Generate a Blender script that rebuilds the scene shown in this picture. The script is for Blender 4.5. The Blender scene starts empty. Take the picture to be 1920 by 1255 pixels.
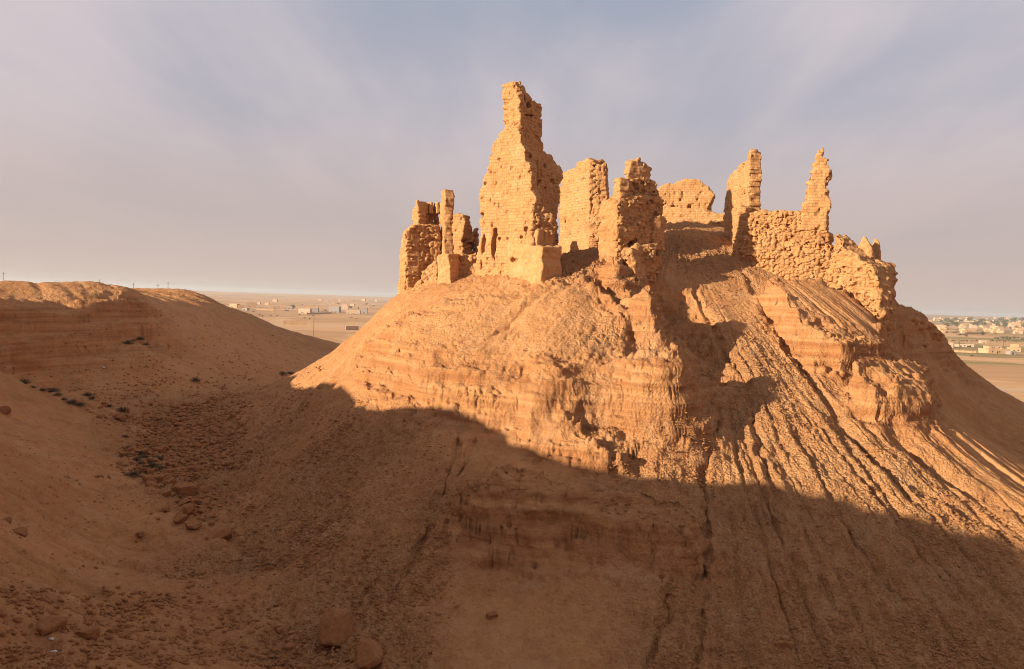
import bpy, math, random
import numpy as np
from mathutils import Matrix, Vector
S = bpy.context.scene
COL = S.collection
R_ = math.radians

# ------------------------------------------------------------------ camera
FPX = 1507.0; CX, CY = 960.0, 627.5
ROLL = math.atan(0.0325); HOR = 564.0
PITCH = math.atan((CY - HOR) / FPX * math.cos(ROLL))
_F = np.array([0, math.cos(PITCH), -math.sin(PITCH)])
_U0 = np.array([0, math.sin(PITCH), math.cos(PITCH)]); _R0 = np.array([1.0, 0, 0])
_R = _R0 * math.cos(ROLL) + _U0 * math.sin(ROLL)
_U = _U0 * math.cos(ROLL) - _R0 * math.sin(ROLL)
cam = bpy.data.cameras.new("camera"); camo = bpy.data.objects.new("camera", cam); COL.objects.link(camo)
cam.sensor_width = 36; cam.lens = 36 * FPX / 1920; cam.clip_start = 0.3; cam.clip_end = 60000
M = Matrix.Identity(4)
for i in range(3):
    M[i][0] = _R[i]; M[i][1] = _U[i]; M[i][2] = -_F[i]
camo.matrix_world = M
S.camera = camo

# ------------------------------------------------------------------ light
SUN_AZ = R_(60); SUN_EL = R_(15)          # azimuth measured from straight behind the camera towards the left
sdir = Vector((-math.sin(SUN_AZ) * math.cos(SUN_EL), -math.cos(SUN_AZ) * math.cos(SUN_EL), math.sin(SUN_EL)))
sun = bpy.data.lights.new("sun", 'SUN'); sun.energy = 5.0; sun.angle = R_(0.6); sun.color = (1.0, 0.93, 0.74)
suno = bpy.data.objects.new("sun", sun); COL.objects.link(suno)
suno.rotation_euler = sdir.to_track_quat('Z', 'Y').to_euler()
W = bpy.data.worlds.new("World"); S.world = W; W.use_nodes = True
S.view_settings.view_transform = 'Standard'; S.view_settings.look = 'None'
S.view_settings.exposure = 0.85; S.view_settings.gamma = 1.0
S.cycles.pixel_filter_type = 'BLACKMAN_HARRIS'; S.cycles.filter_width = 1.0; S.cycles.use_denoising = True; S.cycles.max_bounces = 5; S.cycles.diffuse_bounces = 4

class NT:
    """tiny helper for building node trees"""
    def __init__(s, nt): s.t = nt; s.n = nt.nodes; s.l = nt.links
    def node(s, typ, ins=None, **kw):
        nd = s.n.new(typ)
        for k, v in kw.items(): setattr(nd, k, v)
        if ins:
            for k, v in ins.items():
                sk = nd.inputs[k]
                if isinstance(v, bpy.types.NodeSocket): s.l.new(v, sk)
                else: sk.default_value = v
        return nd
    def math(s, op, a, b=None, c=None, clamp=False):
        ins = {0: a}
        if b is not None: ins[1] = b
        if c is not None: ins[2] = c
        nd = s.node('ShaderNodeMath', ins, operation=op); nd.use_clamp = clamp
        return nd.outputs[0]
    def mix(s, f, a, b, blend='MIX'):
        nd = s.n.new('ShaderNodeMix'); nd.data_type = 'RGBA'; nd.blend_type = blend
        for k, v in ((0, f), (6, a), (7, b)):
            if isinstance(v, bpy.types.NodeSocket): s.l.new(v, nd.inputs[k])
            else: nd.inputs[k].default_value = v if k == 0 else (*v, 1) if len(v) == 3 else v
        return nd.outputs[2]
    def ramp(s, f, stops, interp='LINEAR'):
        nd = s.node('ShaderNodeValToRGB', {0: f}); r = nd.color_ramp; r.interpolation = interp
        while len(r.elements) > 1: r.elements.remove(r.elements[-1])
        for i, (p, c) in enumerate(stops):
            e = r.elements[0] if i == 0 else r.elements.new(p)
            e.position = p; e.color = (c, c, c, 1) if isinstance(c, (int, float)) else (*c, 1)
        return nd.outputs[0]
    def noise(s, vec, scale, detail=4, rough=0.55, dist=0.0):
        return s.node('ShaderNodeTexNoise', {'Vector': vec, 'Scale': scale, 'Detail': detail, 'Roughness': rough, 'Distortion': dist}).outputs[0]
    def mapping(s, vec, scale=(1, 1, 1), rot=(0, 0, 0), loc=(0, 0, 0)):
        return s.node('ShaderNodeMapping', {'Vector': vec, 'Scale': scale, 'Rotation': rot, 'Location': loc}).outputs[0]

w = NT(W.node_tree)
for n in list(w.n): w.n.remove(n)
sky = w.node('ShaderNodeTexSky', sky_type='NISHITA'); sky.sun_disc = False
sky.sun_elevation = SUN_EL; sky.sun_rotation = math.atan2(sdir.x, sdir.y)
sky.air_density = 1.2; sky.dust_density = 3.0; sky.ozone_density = 1.5
tc = w.node('ShaderNodeTexCoord').outputs['Generated']
sep = w.node('ShaderNodeSeparateXYZ', {0: tc})
el = w.math('MAXIMUM', sep.outputs[2], 0.0)
den = w.math('ADD', el, 0.13)
px_ = w.math('DIVIDE', sep.outputs[0], den); py_ = w.math('DIVIDE', sep.outputs[1], den)
flat = w.node('ShaderNodeCombineXYZ', {0: px_, 1: py_, 2: 0.0}).outputs[0]
st = w.mapping(flat, scale=(1.0, 0.34, 1), rot=(0, 0, R_(-8)))
n1 = w.noise(st, 1.3, 5, 0.52, 0.35)
n2 = w.noise(w.mapping(flat, scale=(0.5, 0.35, 1), loc=(3.1, 1.2, 0)), 0.9, 3, 0.5, 0.3)
cl = w.math('ADD', w.math('MULTIPLY', n1, 0.6), w.math('MULTIPLY', n2, 0.55))
n3 = w.noise(w.mapping(flat, scale=(2.6, 0.35, 1), rot=(0, 0, R_(-14)), loc=(5, 0, 0)), 1.6, 6, 0.6, 0.5)
cl = w.math('ADD', cl, w.math('MULTIPLY_ADD', n3, 0.13, -0.065))
cl = w.ramp(cl, [(0.44, 0.0), (0.70, 1.0)], 'EASE')
horiz = w.ramp(el, [(0.0, 1.0), (0.10, 0.86), (0.24, 0.42), (0.42, 0.06), (1.0, 0.0)], 'EASE')
skyc = w.mix(1.0, sky.outputs[0], (0.075, 0.075, 0.075), 'MULTIPLY')
skyc = w.mix(0.75, skyc, (0.33, 0.405, 0.54))                        # thin high veil over the blue
cloudc = (0.66, 0.59, 0.62)
hazec = w.ramp(el, [(0.0, (0.60, 0.46, 0.40)), (0.09, (0.54, 0.44, 0.41)), (0.25, (0.60, 0.50, 0.51))])
c1 = w.mix(w.math('MULTIPLY', cl, 0.85), skyc, cloudc)
c2 = w.mix(horiz, c1, hazec)
bg = w.node('ShaderNodeBackground', {'Color': c2, 'Strength': 0.585})
wo = w.node('ShaderNodeOutputWorld', {'Surface': bg.outputs[0]})

# ------------------------------------------------------------------ pixel rays -> world points
def ray(px, py):
    px = np.asarray(px, float); py = np.asarray(py, float)
    d = _F[None, :] + _R[None, :] * ((px.reshape(-1, 1) - CX) / FPX) + _U[None, :] * ((CY - py.reshape(-1, 1)) / FPX)
    return d / d[:, 1:2]                     # y component 1: multiply by the distance ahead
def unp(px, py, d): return ray(px, py)[0] * d

# ------------------------------------------------------------------ noise
def _h(ix, iy, iz, seed):
    h = (ix.astype(np.int64) * 374761393 + iy.astype(np.int64) * 668265263 + iz.astype(np.int64) * 2147483647 + seed * 974634777) & 0xffffffff
    h = ((h ^ (h >> 13)) * 1274126177) & 0xffffffff
    h = ((h ^ (h >> 16)) * 2246822519) & 0xffffffff
    return ((h ^ (h >> 15)) & 0xffffff).astype(np.float32) / np.float32(0xffffff)
def vn2(x, y, seed=0):
    xi = np.floor(x); yi = np.floor(y); fx = x - xi; fy = y - yi
    xi = xi.astype(np.int64); yi = yi.astype(np.int64); z = np.zeros_like(xi)
    ux = fx * fx * fx * (fx * (fx * 6 - 15) + 10); uy = fy * fy * fy * (fy * (fy * 6 - 15) + 10)
    a = _h(xi, yi, z, seed); b = _h(xi + 1, yi, z, seed); c = _h(xi, yi + 1, z, seed); d = _h(xi + 1, yi + 1, z, seed)
    return (a + (b - a) * ux) * (1 - uy) + (c + (d - c) * ux) * uy
def fbm2(x, y, oc=4, seed=0, gain=0.5):
    r = 0; a = 1; t = 0
    for i in range(oc):
        r = r + a * vn2(x, y, seed + i); t += a; a *= gain
        x, y = 1.6 * x + 1.2 * y + 7.3, -1.2 * x + 1.6 * y + 3.1
    return r / t - 0.5
def vn3(x, y, z, seed=0):
    xi = np.floor(x); yi = np.floor(y); zi = np.floor(z); fx = x - xi; fy = y - yi; fz = z - zi
    xi = xi.astype(np.int64); yi = yi.astype(np.int64); zi = zi.astype(np.int64)
    s = lambda f: f * f * (3 - 2 * f)
    fx, fy, fz = s(fx), s(fy), s(fz)
    def L(k):
        a = _h(xi, yi, zi + k, seed); b = _h(xi + 1, yi, zi + k, seed); c = _h(xi, yi + 1, zi + k, seed); d = _h(xi + 1, yi + 1, zi + k, seed)
        return (a + (b - a) * fx) * (1 - fy) + (c + (d - c) * fx) * fy
    return L(0) * (1 - fz) + L(1) * fz
def fbm3(x, y, z, oc=3, seed=0, gain=0.5):
    r = 0; a = 1; t = 0
    for i in range(oc):
        r = r + a * vn3(x, y, z, seed + i); t += a; a *= gain
        x, y, z = 2.03 * x + 0.4 * z + 1.7, 1.97 * y - 0.3 * x + 5.2, 2.01 * z + 0.35 * y + 9.1
    return r / t - 0.5
def wor2(x, y, seed=0):
    xi = np.floor(x).astype(np.int64); yi = np.floor(y).astype(np.int64); z = np.zeros_like(xi)
    f1 = np.full(x.shape, 9.0); rr = np.zeros(x.shape)
    for i in (-1, 0, 1):
        for j in (-1, 0, 1):
            cx = xi + i; cy = yi + j
            d = np.hypot(cx + 0.15 + 0.7 * _h(cx, cy, z, seed) - x, cy + 0.15 + 0.7 * _h(cx, cy, z, seed + 1) - y)
            m = d < f1; f1 = np.where(m, d, f1); rr = np.where(m, _h(cx, cy, z, seed + 2), rr)
    return f1, rr
def wor3(x, y, z, seed=0, ids=False):
    xi = np.floor(x).astype(np.int64); yi = np.floor(y).astype(np.int64); zi = np.floor(z).astype(np.int64)
    f1 = np.full(x.shape, 9.0, np.float32); f2 = np.full(x.shape, 9.0, np.float32); rr = np.zeros(x.shape, np.float32)
    for i in (-1, 0, 1):
        for j in (-1, 0, 1):
            for k in (-1, 0, 1):
                cx = xi + i; cy = yi + j; cz = zi + k
                d = np.sqrt((cx + 0.15 + 0.7 * _h(cx, cy, cz, seed) - x) ** 2 + (cy + 0.15 + 0.7 * _h(cx, cy, cz, seed + 1) - y) ** 2 + (cz + 0.15 + 0.7 * _h(cx, cy, cz, seed + 2) - z) ** 2)
                f2 = np.minimum(f2, np.maximum(f1, d))
                if ids: rr = np.where(d < f1, _h(cx, cy, cz, seed + 3), rr)
                f1 = np.minimum(f1, d)
    return (f1, f2, rr) if ids else (f1, f2)
def sst(a, b, x):
    t = np.clip((x - a) / (b - a), 0, 1); return t * t * (3 - 2 * t)

# ------------------------------------------------------------------ objects helpers
def tag(o, label=None, cat=None, group=None, kind=None):
    for k, v in (('label', label), ('category', cat), ('group', group), ('kind', kind)):
        if v: o[k] = v
    return o
def empty(name, loc, label, cat, group=None, rz=0):
    o = bpy.data.objects.new(name, None); COL.objects.link(o); o.location = loc; o.rotation_euler = (0, 0, rz)
    o.empty_display_size = 0.3
    return tag(o, label, cat, group)
def np_mesh(name, V, Q, mat, smooth=True, tri=False, attrs=None):
    """V (n,3), Q (m,4) or (m,3)"""
    me = bpy.data.meshes.new(name); k = Q.shape[1]
    me.vertices.add(len(V)); me.vertices.foreach_set('co', np.asarray(V, np.float32).ravel())
    me.loops.add(Q.size); me.loops.foreach_set('vertex_index', Q.astype(np.int32).ravel())
    me.polygons.add(len(Q)); me.polygons.foreach_set('loop_start', np.arange(0, Q.size, k, dtype=np.int32))
    me.update(calc_edges=True)
    me.polygons.foreach_set('use_smooth', np.full(len(Q), bool(smooth)))
    for an, av in (attrs or {}).items():
        if av.ndim == 1:
            a = me.attributes.new(an, 'FLOAT', 'POINT'); a.data.foreach_set('value', av.astype(np.float32))
        else:
            a = me.attributes.new(an, 'FLOAT_VECTOR', 'POINT'); a.data.foreach_set('vector', av.astype(np.float32).ravel())
    if mat: me.materials.append(mat)
    return me
def link(name, me, parent=None, loc=None):
    o = bpy.data.objects.new(name, me); COL.objects.link(o)
    if parent is not None: o.parent = parent
    if loc is not None: o.location = loc
    return o
QG = 1.0
# ------------------------------------------------------------------ the lie of the land: surveyed points
# (image column, image row, distance ahead in metres) seen in the photograph
CP = [
 # centre column
 (960,1255,46),(960,1170,49.3),(960,1092,52.6),(960,1000,54.6),(960,930,56.8),(960,860,61.2),(960,790,65),(960,720,68.2),(960,650,72.6),(960,580,77.5),(985,528,80.5),(900,520,84),
 # spur
 (1180,497,82.5),(1130,520,80.5),(1120,600,75),(1150,690,69.8),(1150,800,64),(1150,880,59.2),(1150,945,56.6),(1150,1070,51.2),(1060,560,76.5),(1050,700,67),(1060,850,60.8),(1230,560,72.5),(1240,650,66.5),(1290,720,63.5),(1270,800,61.5),(1250,900,57.5),
(1060,500,86),(1110,460,88),(1225,560,82.5),(1230,650,76.6),(1235,760,68.6),(1290,720,71.3),
 (1800,800,86),(1880,850,84),(1660,640,88),(1760,720,96),(1840,780,96),(1700,600,97),(1665,563,96),(1690,670,93),
 (1740,592,112),(1774,640,112),(1778,672,110),(1850,717,115),(1920,762,118),(2100,880,120),
 # left flank
 (750,542,91),(700,592,92),(660,630,92),(600,675,92),(555,706,92),(450,780,90),(800,540,86),(830,530,85),(820,600,79),(820,690,72),(830,780,66.5),(840,900,60),(850,1010,55),(850,1130,51),
 (700,660,81),(700,720,76.5),(700,800,70.5),(700,900,63.5),(700,1050,54.5),(700,1200,47.5),(500,770,89),(500,850,78),(500,950,67),(500,1050,58),(500,1200,48.5),(600,800,76),(600,950,63),
 # ravine
 (350,900,75),(300,820,86),(400,765,98),(520,718,118),(400,1000,62),(450,1150,51),(550,1255,45.5),(300,1100,52),(200,1000,60),(100,850,68),(0,720,80),(0,900,57),(0,1100,42),(0,1255,34.5),(200,1255,39),(150,750,88),(260,782,92),(350,1255,43),(100,1100,46),
 # left hill
 (100,705,95),(250,700,102),(400,700,112),(130,665,99),(250,645,106),(0,680,88),(0,600,94.5),(60,572,102),(130,551,110),(200,547,115),(260,551,119),(130,610,104),(200,600,109),(60,630,97),(0,560,104),(0,527,122),(100,540,130),(250,546,135),(370,547,150),(300,575,124),(330,560,138),(300,552,140),(300,630,116),(400,610,130),(500,650,138),(400,572,142),
 (400,562,150),(450,587,155),(500,607,160),(560,627,165),(620,641,170),(600,685,140),(540,705,126),
]
WP = [ # (x, y, z) around and behind what the photo shows
 (0,0,-1.75),(0,1.5,-1.9),(-3,-3,-1.7),(4,-4,-1.7),(0,6,-6),(0,12,-12),(0,20,-17),(0,32,-20),(10,10,-12),(22,14,-16),(10,25,-19.5),(25,30,-21.5),(45,30,-23),(60,45,-22.5),
 (-10,8,-8.5),(-8,20,-16.5),(-18,14,-9.5),(-20,24,-13.5),(-14,33,-18.5),(-12,2,-2.3),(-22,6,-2.0),
 (-24,24,-10.5),(-25,16,-7),(-33,22,4.6),(-32,15,5.4),(-36,27,4.4),(-36,14,4.8),(-37.5,20,5.0),(-41,24,4.0),(-43.5,30,3.2),(-44,37,2.8),(-45,44,2.5),(-53,61,1.6),(-61,75,1.2),(-68,88,.9),(-50,32,3.8),(-48,18,5),(-40,8,3),(-56,48,2.8),(-66,66,1.8),(-76,88,1.2),(-90,105,.8),  # unseen left rim and knoll, heights shaped to cast shadow across the mound
 (-36,40,-9),(-43,55,-9),(-30,34,-12.5),(-50,68,-8.5),
 (-60,20,4),(-90,40,1),(-100,100,-.5),(-60,-40,-1.4),(0,-60,-1.6),(60,-60,-2),(60,-10,-2.5),(90,10,-12),(120,-40,-8),(-130,0,-1),(-140,120,-.5),
 (-110,150,-2),(-130,200,-6),(-60,170,-3.5),(-50,190,-12),(-80,200,-12),(-20,195,-18),(10,200,-24),(-100,250,-20),(-30,250,-26),(40,240,-27),(120,240,-28),(200,240,-28),(200,100,-28),(200,0,-26),(-200,100,-2),(-200,200,-10),(-200,-60,-2),(200,-60,-20),
 (23.5,104,10.3),(16,98,8.2),(20,114,11),(30,112,10),(8,100,5.5),(0,100,4.5),(-4,94,3.2),
 (20,128,6),(20,142,-4),(22,160,-16),(20,185,-25),(-10,112,0),(-16,124,-6),(-22,108,-7.5),(-25,100,-9.0),(42,112,2),(50,125,-4),(62,124,-7),(70,126,-14),(85,135,-23),(60,150,-20),(97,118,-24),(110,90,-25),(85,95,-20),(40,150,-14),
 (90,60,-24),(75,75,-19.5),(110,60,-25),(75,60,-22.5),(0,170,-17),(5,150,-10),(-8,150,-12),(-25,130,-12.5),
]
# the great scree fan is a slightly hollow cone below the summit
FAN = [(1290,470),(1330,530),(1400,560),(1350,640),(1400,680),(1450,640),(1420,760),(1500,740),(1560,700),(1620,720),(1700,770),(1400,850),(1500,850),(1600,840),(1400,950),(1500,1000),(1600,1000),(1700,900),(1700,1000),(1800,960),(1900,980),(1900,1060),
 (1700,1150),(1500,1150),(1800,1255),(1600,1255),(1400,1255),(1900,1150),(2050,1050),(2050,1200),(2250,1150),(1330,1000),(1330,1120),(1330,1255),(1340,820),(1350,760),(1230,1180),(1150,1255),(1230,1255),(1060,1255),(1250,900),(1280,620),(1310,700),(1290,860)]
FAX, FAY, FAZ = 21.0, 101.0, 10.6
def fanz(x, y):
    q = np.sqrt((x - FAX) ** 2 + (y - FAY) ** 2 + 9); return FAZ + 1.5 - .675 * q + .0019 * q * q
def fan_d(px, py):
    r = ray([px], [py])[0]; ds = np.arange(40, 104, .1); g = r[2] * ds - fanz(r[0] * ds, ds); k = np.nonzero(g < 0)[0]
    return ds[k[0]] if len(k) else None
pts = [tuple(unp(a, b, c)) for a, b, c in CP] + WP + [tuple(unp(a, b, fan_d(a, b))) for a, b in FAN if fan_d(a, b)]
P = np.array(pts)
C0 = 3.0
def _phi(r2): return np.sqrt(r2 + C0 * C0)
n = len(P)
A = np.zeros((n + 3, n + 3)); D2 = (P[:, None, 0] - P[None, :, 0]) ** 2 + (P[:, None, 1] - P[None, :, 1]) ** 2
A[:n, :n] = _phi(D2) - np.eye(n) * 0.35; A[:n, n] = 1; A[:n, n + 1:] = P[:, :2]; A[n, :n] = 1; A[n + 1:, :n] = P[:, :2].T
wts = np.linalg.solve(A, np.concatenate([P[:, 2], [0, 0, 0]]))
GX0, GY0, GS = -260.0, -90.0, 1.0
gx = np.arange(GX0, 281, GS); gy = np.arange(GY0, 301, GS)
GXX, GYY = np.meshgrid(gx, gy)
BASE = wts[n] + wts[n + 1] * GXX + wts[n + 2] * GYY
for i in range(n): BASE += wts[i] * _phi((GXX - P[i, 0]) ** 2 + (GYY - P[i, 1]) ** 2)
def plainz(x, y):
    r = np.hypot(x, y)
    z = -29 + 24.0 * sst(1800, 9000, r) + 2.0 * fbm2(x / 500, y / 500, 2, 77) * sst(300, 900, r)
    up = sst(math.radians(-16), math.radians(-30), np.arctan2(x, y))      # the steppe is higher to the left
    z = z + up * (26 * sst(3500, 400, r)) + 2.5 * up
    return z
rr = np.hypot(GXX, GYY - 60)
bl = sst(150, 225, rr)
BASE = BASE * (1 - bl) + plainz(GXX, GYY) * bl
def cub(t):
    return (-.5 * t + t * t - .5 * t ** 3, 1 - 2.5 * t * t + 1.5 * t ** 3, .5 * t + 2 * t * t - 1.5 * t ** 3, -.5 * t * t + .5 * t ** 3)
def base(x, y):
    x = np.asarray(x, float); y = np.asarray(y, float)
    fx = np.clip((x - GX0) / GS, 1, len(gx) - 3.001); fy = np.clip((y - GY0) / GS, 1, len(gy) - 3.001)
    ix = fx.astype(int); iy = fy.astype(int); wx = cub(fx - ix); wy = cub(fy - iy)
    r = 0
    for j in range(4):
        r = r + wy[j] * (wx[0] * BASE[iy - 1 + j, ix - 1] + wx[1] * BASE[iy - 1 + j, ix] + wx[2] * BASE[iy - 1 + j, ix + 1] + wx[3] * BASE[iy - 1 + j, ix + 2])
    out = (x < GX0 + 8) | (x > 272) | (y < GY0 + 8) | (y > 290)
    return np.where(out, plainz(x, y), r)
def hit(px, py, f=None, dmin=30, dmax=260):
    """where the sight line through a pixel first meets the land"""
    f = f or base
    px = np.atleast_1d(np.asarray(px, float)); py = np.atleast_1d(np.asarray(py, float))
    r = ray(px, py); ds = np.arange(dmin, dmax, 0.5 if dmax < 400 else 6.0)
    res = np.full(len(px), np.nan)
    prev = None
    for d in ds:
        g = r[:, 2] * d - f(r[:, 0] * d, np.full(len(px), d))
        if prev is not None:
            m = np.isnan(res) & (g < 0) & (prev >= 0)
            res[m] = (d - (ds[1] - ds[0]) * (g / (g - np.where(prev == g, 1, prev) + 1e-9)))[m]
        prev = g
    return r * res[:, None]

# ------------------------------------------------------------------ scarps, gullies, soils
def polyline(pp):
    h = hit([p[0] for p in pp], [p[1] for p in pp]); return h[~np.isnan(h[:, 0])][:, :2]
def sdline(L, x, y):
    """signed distance (positive on the far / uphill side for a line drawn left to right) and along-position 0..1"""
    best = np.full(x.shape, 1e9); sg = np.ones(x.shape); al = np.zeros(x.shape); m = len(L) - 1
    for i in range(m):
        a, b = L[i], L[i + 1]; d = b - a; l2 = (d ** 2).sum() + 1e-9
        t = ((x - a[0]) * d[0] + (y - a[1]) * d[1]) / l2; tc_ = np.clip(t, 0, 1)
        q = np.hypot(x - a[0] - tc_ * d[0], y - a[1] - tc_ * d[1])
        s = np.sign(d[0] * (y - a[1]) - d[1] * (x - a[0])); k = q < best
        best = np.where(k, q, best); sg = np.where(k, s, sg); al = np.where(k, (i + tc_) / m, al)
    return best * sg, al
def poly_sd(poly, s, z):
    """signed distance to a polygon, negative inside"""
    d = np.full(s.shape, 1e9); ins = np.zeros(s.shape, bool); n_ = len(poly)
    for i in range(n_):
        ax, ay = poly[i]; bx, by = poly[(i + 1) % n_]; ex, ey = bx - ax, by - ay
        wx, wy = s - ax, z - ay; t = np.clip((wx * ex + wy * ey) / (ex * ex + ey * ey + 1e-12), 0, 1)
        d = np.minimum(d, (wx - ex * t) ** 2 + (wy - ey * t) ** 2)
        c = ((ay <= z) & (by > z)) | ((by <= z) & (ay > z))
        xx = ax + (z - ay) * ex / (ey if abs(ey) > 1e-9 else 1e-9)
        ins ^= c & (s < xx)
    return np.where(ins, -1, 1) * np.sqrt(d)
SCARPS = [ # line in the picture, height, steepness width, reach
 ([(0,668),(60,655),(140,640),(200,630),(262,618)], 2.2, .6, 5.0),
 ([(0,610),(100,612),(200,600),(262,590)], 1.6, .4, 4.0),
 ([(1700,612),(1730,640),(1755,668),(1776,676)], 1.6, .5, 4.0),
]
BLOCKS = [ # footprint in the picture, height, edge width, distance from the summit where it starts and is full
 ([(1425,560),(1450,610),(1475,650),(1530,690),(1580,712),(1662,714),(1674,660),(1655,630),(1600,600),(1490,560)], 2.8, 1.3, 11, 19),
 ([(1588,735),(1600,765),(1650,792),(1700,800),(1750,794),(1756,745),(1720,716),(1620,716)], 2.4, .9, 20, 24),
 ([(690,650),(693,700),(745,738),(830,775),(905,798),(1000,815),(1100,806),(1165,792),(1200,802),(1250,806),(1295,796),(1328,766),(1338,725),(1308,670),(1270,610),(1235,560),(1180,520),(1000,540),(800,590)], 1.7, 1.6, 22, 40),
 ([(850,930),(845,965),(880,1002),(930,1032),(1000,1048),(1060,1026),(1140,1054),(1230,1076),(1315,1086),(1322,1010),(1200,960),(1050,925),(950,905)], 1.5, .8, 40, 46),
 ([(985,730),(1040,698),(1075,732),(1100,790),(1160,880),(1155,905),(1060,860),(985,835),(940,790)], .8, 1.2, 30, 40),
 ([(1120,505),(1150,495),(1225,495),(1248,540),(1254,600),(1225,640),(1165,625),(1125,560)], 1.5, 1.0, 17, 24),
]
SC = [(polyline(p), h, w_, r) for p, h, w_, r in SCARPS]
BK = [([tuple(map(float, q)) for q in polyline(p)], h, w_, a_, b_) for p, h, w_, a_, b_ in BLOCKS]
GULL = [ # line, depth, width
 ([(1345,765),(1335,820),(1318,880),(1325,960),(1318,1060),(1316,1160),(1312,1255)], .5, .3),
 ([(1120,520),(1150,570),(1190,630),(1240,690)], 1.3, .8),
 ([(1190,575),(1260,640),(1330,700),(1375,720)], 1.0, .9),
 ([(1245,560),(1300,620),(1350,690)], 1.6, 1.6),
 ([(1085,770),(1105,840),(1160,900),(1165,960)], .35, .35),
 ([(1190,830),(1200,870),(1195,900)], .6, .8),
 ([(865,790),(855,850),(800,990),(765,1060),(720,1140)], .45, .3),
 ([(905,800),(850,900),(790,1020)], .25, .25),
 ([(1410,520),(1440,580),(1500,680),(1560,770),(1640,860),(1760,930),(1900,1000)], .42, .5),
 ([(1390,500),(1420,560),(1470,640),(1530,720),(1620,830),(1750,960)], .35, .4),
 ([(1290,520),(1330,600),(1400,720),(1430,850),(1470,980),(1530,1120)], .4, .3),
 ([(1640,760),(1700,830),(1800,900),(1915,960)], .8, .7),
 ([(1260,1100),(1240,1180),(1215,1255)], .5, .25),
 ([(690,650),(620,710),(560,760)], .3, .3),
 ([(1040,540),(980,600),(920,660)], .35, .35),
 ([(0,690),(60,712),(130,745),(200,775),(250,790)], .6, .5),
 ([(280,600),(330,640),(400,680),(470,715)], .5, .5),
 ([(330,580),(400,610),(460,640),(520,690)], .4, .5),
 ([(1560,930),(1600,1000),(1680,1100)], .3, .3),
 ([(1500,960),(1540,1060),(1590,1160)], .4, .35),
]
GL = [(polyline(p), d, w_) for p, d, w_ in GULL]
def blobs(lst, x, y):
    r = np.zeros(x.shape)
    for cx, cy, rad in lst: r = np.maximum(r, np.exp(-((x - cx) ** 2 + (y - cy) ** 2) / (rad * rad)))
    return r
def mkb(lst):
    h = hit([a[0] for a in lst], [a[1] for a in lst])
    return [(h[i, 0], h[i, 1], lst[i][2]) for i in range(len(lst)) if not np.isnan(h[i, 0])]
B_CLIFF = mkb([(740,715,2.5),(800,735,2.5),(870,755,2.5),(950,770,2.5),(1180,760,2.5),(1240,760,3),(1300,745,3),(1335,715,2.5),(1150,720,2),(1200,700,2),(880,960,2.5),(940,990,2.5),(1000,1010,2.5),(1080,1000,2.5),(1160,1020,2.5),(1240,1045,2.5),(1300,1055,2),
  (20,640,6),(80,632,6.5),(140,618,6.5),(190,608,6.5),(235,600,6),(1620,695,2.5),(1540,670,2.5),(1680,775,2.5),(1730,770,2),(1740,620,5),(1770,650,4),(1180,560,2.5),(1220,560,2.5)])
B_CLAY = mkb([(960,560,5),(960,620,6),(900,600,7),(1000,680,6),(850,650,6),(960,760,4),(880,800,3),(1010,850,3),(960,1150,5),(1050,1150,5),(1150,1150,5),(900,1200,4),(1080,600,5),(1000,920,3),
  (150,700,7),(200,680,8),(320,700,9),(400,640,14),(500,660,12),(1480,610,6),(1800,800,6),(1880,860,5),(80,800,6),(180,880,7),(60,1000,5),(250,950,5)])
B_RUB = mkb([(1180,640,3.5),(1230,700,4),(1140,830,2.5),(1170,900,2.5),(1250,850,4),(1350,480,6),(1290,470,5),(1420,700,7),(1500,900,9),(1400,1000,8),(1600,950,8),(1350,1100,8),(1250,1200,4),(1500,1200,10),(600,900,8),(550,1000,7),(420,900,8),(350,850,9),(650,1100,7),(350,780,9),(450,1050,5),(1750,1050,10),(1850,1150,10),(600,1200,5),(750,1200,4),(820,940,3),(1080,500,4),(1200,560,4),(1440,790,7),(1640,880,7),(480,840,6),(700,840,5)])
APX = [(np.array([20.0, 100.0]), 40.), (np.array([-98.0, 152.0]), 50.), (np.array([-76.0, 44.0]), 40.)]
AMOUND = APX[0][0]
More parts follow.
